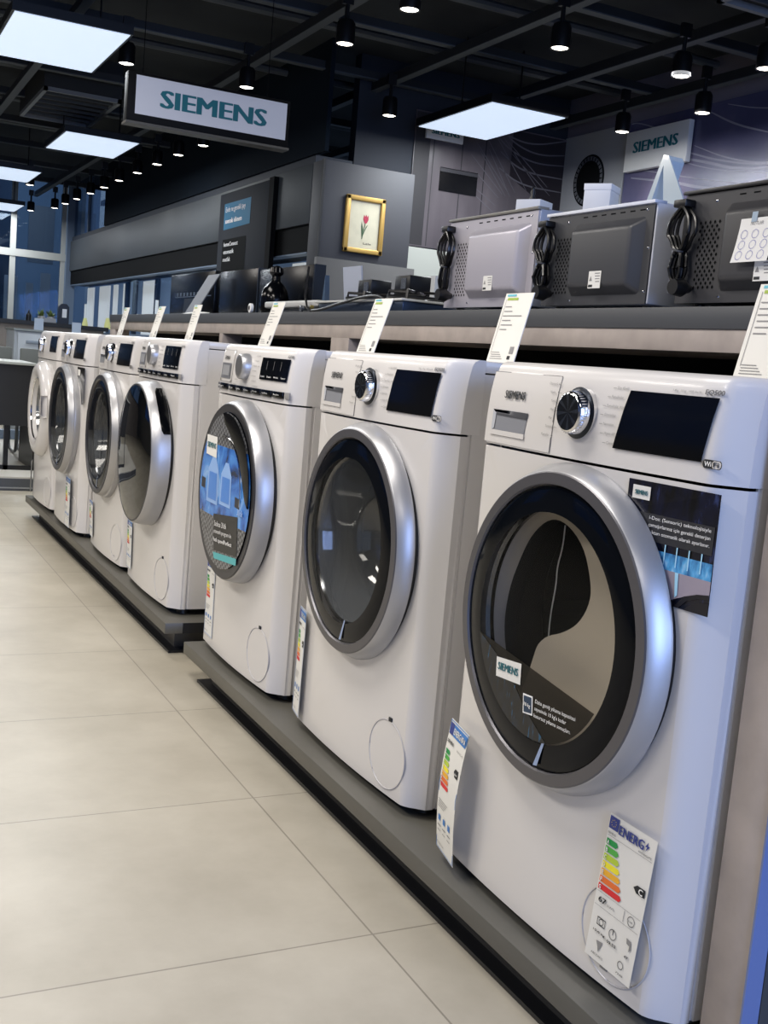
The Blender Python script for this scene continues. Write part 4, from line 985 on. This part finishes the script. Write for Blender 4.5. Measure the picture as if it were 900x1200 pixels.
r = struct('window_3', (lambda b: (b.box(2.02, 2.295, 6.1, 15.0, 1.0, 1.06, FRD), b.box(2.02, 2.1, 6.1, 15, 1.69, 1.70, FRD), b)[-1])(MB()))
b = MB(); b.face([(2.09, 6.1, 1.06), (2.09, 15, 1.06), (2.09, 15, 1.69), (2.09, 6.1, 1.69)], glass('shop_pane', '#dde4ec', .02, 1.25, '#9fb8d8')); b.build('pane', r)
WB = mat('blind_white_daylit', '#cfd2d2', .6, emit='#e2e2dc', estr=.85); BB = mat('facade_blue_daylit', '#5b6f88', .6, emit='#5b6f88', estr=.55); DB = mat('facade_dark', '#1e2b3d', .6)  # emission stands in for daylight on blinds, stems and hoarding
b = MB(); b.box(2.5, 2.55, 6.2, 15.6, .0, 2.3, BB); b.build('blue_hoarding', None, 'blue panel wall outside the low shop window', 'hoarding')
nb = 0
BL = ((14.55, 14.95), (13.55, 14.15), (13.1, 13.3), (12.55, 12.75), (11.05, 11.75), (10.3, 10.5), (9.55, 10.15), (8.95, 9.3), (8.55, 8.8), (8.1, 8.4), (6.75, 7.0), (6.2, 6.6))
names = ['at the far corner'] + [o_ + ' from the far corner' for o_ in 'second third fourth fifth sixth seventh eighth ninth tenth eleventh'.split()] + ['nearest the grey end box']
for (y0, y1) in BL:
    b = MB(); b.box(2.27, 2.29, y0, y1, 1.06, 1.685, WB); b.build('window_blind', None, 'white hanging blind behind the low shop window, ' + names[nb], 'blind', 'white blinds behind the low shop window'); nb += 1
k = 0
for y in (14.42, 13.0, 10.62):
    rr = empty('cone_lamp', (2.15, y, 1.06), 'yellow cone lamp with pale stem in the shop window, ' + ('by the far corner', 'second from the far corner', 'nearest the counter')[k], 'lamp', 'yellow cone lamps in the shop window'); k += 1
    b = MB(); b.lathe([(.05, .04), (.10, .04), (.19, .02)], (0, 0, 0), mat('cone_yellow', '#e0dc84', .5, emit='#e6e08a', estr=.8), 20, 'z'); b.build('cone', rr)  # emission put in so the yellow shows through the pane
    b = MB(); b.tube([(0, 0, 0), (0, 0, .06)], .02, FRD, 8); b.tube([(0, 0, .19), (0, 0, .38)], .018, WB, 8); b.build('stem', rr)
k = 0
for y in (12.3, 11.9, 10.9, 9.3):
    b = MB(); b.box(2.2, 2.24, y-.05, y+.05, 1.06, 1.685, DB); b.build('window_post', None, 'dark post in the low shop window, ' + ('farthest of four', 'second farthest of four', 'second nearest of four', 'nearest of four')[k], 'post', 'dark posts in the low shop window'); k += 1
# outside
b = MB(); b.box(-20, 30, 15.3, 60, -.05, -.02, mat('street_grey', '#5a6470', .8)); b.build('outside_street', None, 'grey street beyond the far window', 'street', kind='structure')
BU = mat('building_blue_grey', '#627890', .8)
for (x0, x1, y0, z1, l) in ((-6, 1.55, 26, 3.3, 'low blue-grey building beyond the far window'), (2.9, 7, 27, 5.4, 'blue-grey block beyond the upper corner window')):
    rr = empty('building', ((x0+x1)/2, y0, 0), l, 'building')
    b = MB(); b.box(x0-(x0+x1)/2, x1-(x0+x1)/2, 0, 4, 0, z1, BU); b.build('wall', rr)
    for q in range(4):
        b = MB(); u = x0-(x0+x1)/2 + (x1-x0)*(q+.3)/4.2; b.box(u, u+.6, -.02, .01, z1*.5, z1*.75, mat('far_window_blue', '#2c4258', .3)); b.build('building_window', rr)
b = MB(); b.box(4.35, 5.0, 24, 24.5, 0, 6.4, mat('pale_tower', '#b8c6d0', .7, emit='#b8c6d0', estr=.6));  # daylight on the tower is put into its emission
for q in range(5): b.box(4.5, 4.8, 23.98, 24.01, 3.2+.6*q, 3.5+.6*q, mat('far_window_blue'))
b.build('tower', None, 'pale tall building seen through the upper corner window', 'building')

for k, (x0, x1, z1, l) in enumerate(((.62, .74, 1.72, 'pale strip standing for a far window reflection, leftmost of five'), (.98, 1.08, 1.62, 'pale strip standing for a far window reflection, second of five'), (1.22, 1.40, 1.78, 'broad pale strip standing for a far window reflection, third of five'), (1.52, 1.62, 1.70, 'pale strip standing for a far window reflection, fourth of five'), (1.72, 1.86, 1.86, 'pale strip standing for a far window reflection, rightmost of five'))):
    b = MB(); b.box(x0, x1, 15.6, 15.63, -.02, z1, mat('reflection_pale', '#8d9cb0', .6, emit='#8d9cb0', estr=.2)); b.build('reflection_strip', None, l, 'reflection strip', 'pale strips standing for far window reflections')  # strips added outside to stand in for reflections in the far pane
# far counter, dresser, and what stands there
r = empty('far_counter', (0, 12.0, 0), 'long taupe counter with black top before the far window', 'counter')
b = MB(); b.box(-4, 1.95, 0, .7, 1.068, 1.115, mat('far_top_black', '#14161a', .4)); b.build('counter_top', r)
b = MB(); b.box(-4, 1.9, .03, .68, 0, 1.068, mat('far_taupe', '#6e6863', .6, noise=.1, nscale=4)); b.build('counter_front', r)
r = empty('white_dresser', (.47, 9.0, 0), 'pale white cabinet with recessed grip behind the farthest washing machine', 'cabinet')
b = MB(); b.box(0, 1.1, 0, .5, 0, .985, mat('dresser_white', '#a9b2ba', .5), .003); b.build('carcass', r)
b = MB(); b.box(-.01, 1.12, -.02, .52, .985, 1.002, mat('dresser_top', '#8f9798', .5)); b.build('top', r)
b = MB(); b.box(.03, .50, -.014, .0, .03, .965, mat('dresser_front', '#b4bcc4', .5), .003); dd = b.build('door', r)
b = MB(); b.box(.10, .44, -.024, -.014, .875, .905, mat('dresser_grip', '#8d99a6', .4), .003); b.build('door_handle', dd)
for k, (x0, l) in enumerate(((.652, 'pale square card standing left on the white cabinet'), (.985, 'pale square card standing right on the white cabinet'))):
    b = MB(); b.box(x0, x0+.08, 9.10, 9.11, 1.002, 1.10 if k else 1.108, mat('pale_card', '#a7b3c4', .5)); b.build('display_card', None, l, 'card', 'pale cards on the white cabinet')
r = empty('number_stand', (1.47, 12.25, 1.115), 'dark house-shaped stand with a white figure 1 on the far counter', 'number stand')
b = MB(); b.prism([(-.062, 0, 0), (.062, 0, 0), (.062, 0, .20), (.03, 0, .235), (-.03, 0, .235), (-.062, 0, .20)], (0, .04, 0), mat('stand_navy', '#151d2b', .4)); b.build('stand_body', r)
b = MB(); b.text('1', lambda u, v: (u, -.002, v), -.018, .075, .036, .10, mat('numeral_grey', '#c2c6cc', .5), True); b.build('numeral', r)
def plant(x, l, s=1.):
    r = empty('potted_plant', (x, 12.25, 1.115), l, 'plant', 'small pot plants on the far counter')
    b = MB(); b.lathe([(0, 0), (0, .035*s), (.07*s, .045*s), (.07*s, .038*s), (.06*s, 0)], (0, 0, 0), mat('pot_white', '#a7a7a8', .5), 20, 'z'); b.build('pot', r)
    b = MB()
    for k in range(36):
        a = random.uniform(0, 2*PI); e = random.uniform(.3, 1.4); L = random.uniform(.05, .11)*s; d = Vector((math.cos(a)*math.cos(e), math.sin(a)*math.cos(e), math.sin(e))); n = d.cross(Vector((0, 0, 1))).normalized()*.013*s; o = Vector((0, 0, .06*s))
        b.face([o, o+d*L*.5+n, o+d*L, o+d*L*.5-n], mat('leaf_olive', '#66763c', .6))
    b.build('foliage', r, smooth=False)
plant(1.325, 'small olive-leaved plant left of the figure 1 stand'); plant(1.215, 'small olive-leaved plant beside the dark bottle'); plant(.69, 'olive-leaved plant at left edge on the far counter', 1.1)
b = MB(); b.box(1.22, 1.36, 12.10, 12.17, 1.115, 1.165, mat('planter_grey', '#7d8086', .6)); b.build('planter_box', None, 'low grey planter box on the far counter', 'planter')
b = MB(); b.lathe([(0, 0), (0, .03), (.07, .03), (.09, .012), (.12, .012), (.125, 0)], (1.08, 12.3, 1.115), BLACKPL, 20, 'z'); b.build('bottle', None, 'small dark bottle on the far counter', 'bottle')

# table, chairs, platform at the left edge
b = MB(); b.box(-1.5, .67, 5.66, 8.6, 0, .085, mat('platform_white', '#c9c6bd', .5)); b.box(-1.5, .67, 5.655, 5.665, .0, .075, mat('platform_dark_edge', '#4d5157', .5)); b.box(-1.5, .67, 5.65, 5.656, .014, .022, mat('strip_grey', '#8f9294', .4)); b.build('low_platform', None, 'low white platform with dark step edge under the black table', 'platform')
r = empty('desk', (-.2, 6.0, .085), 'desk with broad black front panel and black metal legs', 'desk')
b = MB(); b.box(-.6, .40, 0, .65, .672, .69, mat('desk_edge', '#a9aca6', .5), .002); b.build('desk_top', r)
b = MB(); b.box(-.6, .39, .02, .035, .285, .672, mat('desk_panel_black', '#1d1e22', .6)); b.build('front_panel', r)
for lx in (-.59, .235, ):
    b = MB(); b.box(lx-.014, lx+.014, .03, .06, 0, .67, BLACKPL); b.build('leg', r)
b = MB(); b.box(-.59, .42, .03, .06, .0, .028, BLACKPL); b.build('foot_rail', r)
b = MB(); b.box(.40, .425, .03, .62, 0, .67, BLACKPL); b.build('side_frame', r)
CHG = mat('chair_grey_green', '#6b6f6b', .6)
def chair(x, y, l):
    r = empty('meeting_chair', (x, y, .085), l, 'chair', 'grey chairs behind the black desk')
    b = MB(); b.box(-.13, .13, .20, .23, .52, .765, CHG, .01); b.build('backrest', r)
    b = MB(); b.box(-.14, .14, -.2, .2, .36, .40, CHG, .01); b.build('seat', r)
    for s in (-1, 1):
        b = MB(); b.tube([(s*.13, .21, .55), (s*.13, .21, .10), (s*.13, .17, .012), (s*.13, -.14, .012), (s*.13, -.19, .06), (s*.13, -.19, .37)], .011, mat('chair_tube', '#5b5e60', .3, .8), 8, smooth=2); b.build('leg', r)
chair(.10, 7.15, 'grey chair at left edge behind the black desk'); chair(.42, 7.15, 'grey chair next to the farthest washing machine')
b = MB(); b.box(-.4, .12, 7.8, 7.83, .085, .92, BLACKPL); b.build('black_screen', None, 'narrow black board at left edge behind the chairs', 'board')
b = MB(); b.box(-.5, 1.0, 8.2, 8.3, .085, .16, mat('rail_blue_grey', '#7f8fa6', .4)); b.build('floor_rail', None, 'pale blue-grey floor rail behind the chairs', 'rail')

# ------------------------------------------------------------------ ceiling: beams, spots, light panels
BM = mat('beam_black', '#15181c', .6); BL2 = mat('beam_grey', '#41464b', .6)
n = 0
for x in (-.6, .30, 1.51, 2.42, 3.25, 3.95):
    n += 1; b = MB(); b.box(x-.02, x+.02, -3, 15, 2.86, 2.92, BM)
    b.box(x-.028, x+.028, -3, 15, 2.855, 2.86, BL2); struct('trim_%d' % (n+2), b)
for y in (1.8, 2.8, 3.82, 4.9, 5.98, 7.56, 8.7, 9.9, 11.2, 12.5, 13.8):
    n += 1; b = MB(); b.box(-4.5, 4.1, y-.02, y+.02, 2.92, 2.97, BM); b.box(-4.5, 4.1, y-.03, y+.03, 2.913, 2.92, BL2); struct('trim_%d' % (n+2), b)
for y in (3.3, 4.4, 5.4, 6.7, 8.1, 9.4, 10.6):
    n += 1; b = MB(); b.tube([(-4.5, y, 3.03), (4.05, y, 3.03)], .028, BL2, 8); struct('trim_%d' % (n+2), b)
def light_panel(x0, x1, y0, y1, l):
    r = empty('ceiling_light', ((x0+x1)/2, (y0+y1)/2, 2.6), l, 'ceiling light', 'white ceiling light panels')
    hx, hy = (x1-x0)/2, (y1-y0)/2
    b = MB(); b.box(-hx-.015, hx+.015, -hy-.015, hy+.015, .004, .055, BLACKPL)
    for s in (-1, 1):
        b.tube([(s*hx*.8, 0, .05), (s*hx*.8, 0, .5)], .006, BLACKPL, 6)
    b.build('housing', r)
    b = MB(); b.box(-hx, hx, -hy, hy, 0, .006, mat('panel_glow', '#d8e6f5', .5, emit='#d2e2f8', estr=.88)); b.build('diffuser', r)
    la = bpy.data.lights.new('panel_lamp', 'AREA'); la.shape = 'RECTANGLE'; la.size = hx*2; la.size_y = hy*2; la.energy = 34; la.color = (.93, .97, 1.)
    lo = bpy.data.objects.new('panel_lamp', la); COL.objects.link(lo); lo.parent = r; lo.location = (0, 0, -.012)
light_panel(-.155, .445, 4.96, 5.98, 'largest ceiling light panel at upper left corner')
light_panel(.69, 1.28, 8.16, 9.12, 'ceiling light panel left of the hanging sign')
light_panel(.32, .905, 10.74, 11.66, 'ceiling light panel cut by left edge of photo')
light_panel(2.62, 3.165, 4.74, 5.70, 'ceiling light panel right of the hanging sign')
light_panel(.62, 1.215, 15.0-1.0, 14.9, 'farthest small ceiling light panel by the far window')
ORD = ['nearest', 'second nearest', 'third nearest', 'fourth nearest', 'fifth nearest', 'sixth nearest', 'seventh nearest', 'eighth nearest', 'ninth nearest', 'farthest']
SPOTS = [(1.71, 7.758), (1.68, 8.385), (1.67, 9.059), (1.657, 9.752), (1.64, 10.458), (1.634, 11.14), (1.623, 11.806), (1.603, 12.499), (1.584, 13.139), (1.565, 13.773)]
SP = [(x, y, 2.6, ORD[k] + ' spotlight of the long row receding to the far window') for k, (x, y) in enumerate(SPOTS)]
SP += [(1.373, 14.47, 2.6, 'lone spotlight before the far window near left edge'), (.961, 11.829, 2.6, 'spotlight just right of the panel cut by left edge'), (.571, 5.586, 2.6, 'spotlight at the left end of the hanging sign'), (1.326, 5.581, 2.6, 'spotlight at the right top of the hanging sign'), (1.408, 4.256, 2.6, 'large spotlight right of the hanging sign, below the topmost one'), (1.412, 3.525, 2.6, 'spotlight at the top middle edge of photo'), (2.272, 3.535, 2.6, 'spotlight above the right ceiling light panel'), (3.032, 3.503, 2.6, 'spotlight at upper right, left of the one cut by the edge'), (3.644, 4.772, 2.6, 'spotlight above the wall brand board'), (3.647, 4.016, 2.6, 'spotlight right of the wall brand board'), (3.232, 3.099, 2.6, 'spotlight cut by the right edge of photo'), (2.325, 5.57, 2.6, 'spotlight on the dark bulkhead left of the right light panel')]
rs = empty('ceiling_spotlight', (0, 0, 0), 'x', 'spotlight', 'black ceiling spotlights')
b = MB(); b.lathe([(.022, .030), (.0, .044), (.0, .050), (.10, .050), (.12, .040), (.12, 0)], (0, 0, 0), BLACKPL, 24, 'z'); b.build('lamp_can', rs)
b = MB(); b.lathe([(.004, .043), (.0, .03), (-.003, 0)], (0, 0, 0), mat('spot_glow', '#fffaf0', .4, emit='#fff6e8', estr=9), 20, 'z'); b.build('lens', rs)
b = MB(); b.tube([(0, 0, .115), (0, 0, .265)], .012, BLACKPL, 8); b.box(-.03, .03, -.012, .012, .20, .27, BLACKPL); b.build('stem', rs)
for k, (x, y, z, l) in enumerate(SP):
    o = rs if k == 0 else copy_tree(rs)
    o.location = (x, y, z); o['label'] = l
# spot beams on the walls and aisle (few real lamps)
def spot(x, y, z, tx, ty, tz, e, size=1.2, col=(1, .94, .86)):
    l = bpy.data.lights.new('spot_lamp', 'SPOT'); l.energy = e; l.spot_size = size; l.spot_blend = .6; l.shadow_soft_size = .05; l.color = col
    o = bpy.data.objects.new('spot_lamp', l); COL.objects.link(o); o.location = (x, y, z)
    o.rotation_euler = (Vector((tx, ty, tz)) - Vector((x, y, z))).to_track_quat('-Z', 'Y').to_euler()
# air diffusers
def diffuser(x0, x1, y0, y1, z, l):
    r = empty('air_diffuser', ((x0+x1)/2, (y0+y1)/2, z), l, 'air vent', 'square ceiling air vents'); hx, hy = (x1-x0)/2, (y1-y0)/2
    b = MB(); G = mat('diffuser_grey', '#6f747a', .5)
    for (a0, a1, c0, c1) in ((-hx, hx, -hy, -hy+.03), (-hx, hx, hy-.03, hy), (-hx, -hx+.03, -hy, hy), (hx-.03, hx, -hy, hy)): b.box(a0, a1, c0, c1, 0, .03, G)
    b.build('frame', r)
    b = MB(); b.box(-hx, hx, -hy, hy, .03, .3, mat('diffuser_dark', '#1a1d20', .7))
    D = mat('diffuser_blade', '#3c4146', .5)
    for k in range(1, 7): q = hy*(-1+2*k/7); b.box(-hx+.03, hx-.03, q-.006, q+.006, .008, .03, D)
    b.build('blades', r)
diffuser(.43, 1.02, 7.70, 8.95, 2.8, 'square air vent between the two left light panels'); diffuser(2.78, 3.5, 2.2, 3.0, 2.8, 'air vent at the upper right corner')

# ------------------------------------------------------------------ left side of the aisle (behind the viewer's left shoulder)
b = MB()
for (y0, y1, z0, z1) in ((-4, 15.2, 0, 1.1), (-4, 15.2, 2.7, 3.1), (-4, -1, 1.1, 2.7), (1.2, 3.4, 1.1, 2.7), (5.6, 8, 1.1, 2.7), (10, 15.2, 1.1, 2.7)): b.box(-5.1, -5, y0, y1, z0, z1, mat('wall_left_grey', '#6b6a6a', .7))
struct('wall_left', b)
b = MB()
for y0 in (-1, 3.4, 8):
    for q in range(2): b.box(-5.08, -5.02, y0+1.1*q, y0+1.1*q+.06, 1.1, 2.7, FRM)
    b.box(-5.08, -5.02, y0, y0+2.2, 1.85, 1.9, FRM)
r = struct('window_4', b)
b = MB(); b.box(-5.055, -5.05, -1, 10.2, 1.1, 2.7, glass('left_pane', '#b8cdf0', .02, 1.3)); b.build('pane', r)

# ------------------------------------------------------------------ light
w = bpy.data.worlds.new('world'); SC.world = w; w.use_nodes = True
bg = w.node_tree.nodes['Background']; bg.inputs['Color'].default_value = (.30, .43, .70, 1); bg.inputs['Strength'].default_value = .55
def area(x, y, z, sx_, sy_, e, col, rot=(0, 0, 0)):
    l = bpy.data.lights.new('added_lamp', 'AREA'); l.shape = 'RECTANGLE'; l.size = sx_; l.size_y = sy_; l.energy = e; l.color = col  # area lamps added for their light; none is a seen fixture
    o = bpy.data.objects.new('added_lamp', l); COL.objects.link(o); o.location = (x, y, z); o.rotation_euler = rot
WARM = (1, .945, .875)
for (x, y, e) in ((-.9, .8, 42), (-2.5, .6, 44), (-2.6, 2.8, 48), (-2.4, 5.4, 42), (-.6, 3.2, 28), (-2.2, 8.5, 36), (-1.6, -1.8, 14)):
    area(x, y, 2.62, .6, 1.1, e, WARM)  # unseen lamps added over the aisle to light the machine fronts
area(2.6, 1.2, 2.62, .6, 1.1, 25, (.9, .95, 1)); area(3.2, 3.9, 2.62, .6, 1.2, 26, (.95, .96, 1))  # added lamps; the second brightens the right wall poster and board
spot(3.647, 4.016, 2.58, 4.1, 3.9, 1.9, 14); spot(3.644, 4.772, 2.58, 4.1, 4.8, 2.1, 12); spot(1.71, 7.76, 2.58, 2.0, 8.4, 2.0, 3)
spot(1.66, 9.7, 2.58, 2.0, 9.9, 1.9, 6); spot(1.62, 11.8, 2.58, 2.0, 12, 1.9, 6); spot(2.325, 5.57, 2.58, 2.5, 6.0, 1.9, .5)
area(1.0, 11, 2.4, 1, 4, 14, (.9, .95, 1))  # fill lamp added over the far end
area(-.55, -4.1, 1.5, 1.3, 2.4, 105, (.34, .50, 1), (math.radians(90), 0, 0))    # added lamp, blue daylight from behind on the machine corners
area(1.3, -3.4, 1.7, 1.8, 2.2, 50, (.42, .58, 1), (math.radians(90), 0, 0))     # added lamp, daylight from the shop front behind
area(0, 17, 6, 14, 5, 900, (.75, .87, 1), (math.radians(70), 0, 0))            # added lamp, daylight in the street
SC.view_settings.view_transform = 'Standard'; SC.view_settings.look = 'None'; SC.view_settings.exposure = 0; SC.view_settings.gamma = 1
SC.cycles.max_bounces = 8; SC.cycles.transparent_max_bounces = 12; SC.cycles.diffuse_bounces = 3; SC.cycles.glossy_bounces = 4
SC.cycles.sample_clamp_indirect = 4; SC.cycles.use_denoising = True; SC.cycles.caustics_reflective = False; SC.cycles.caustics_refractive = False
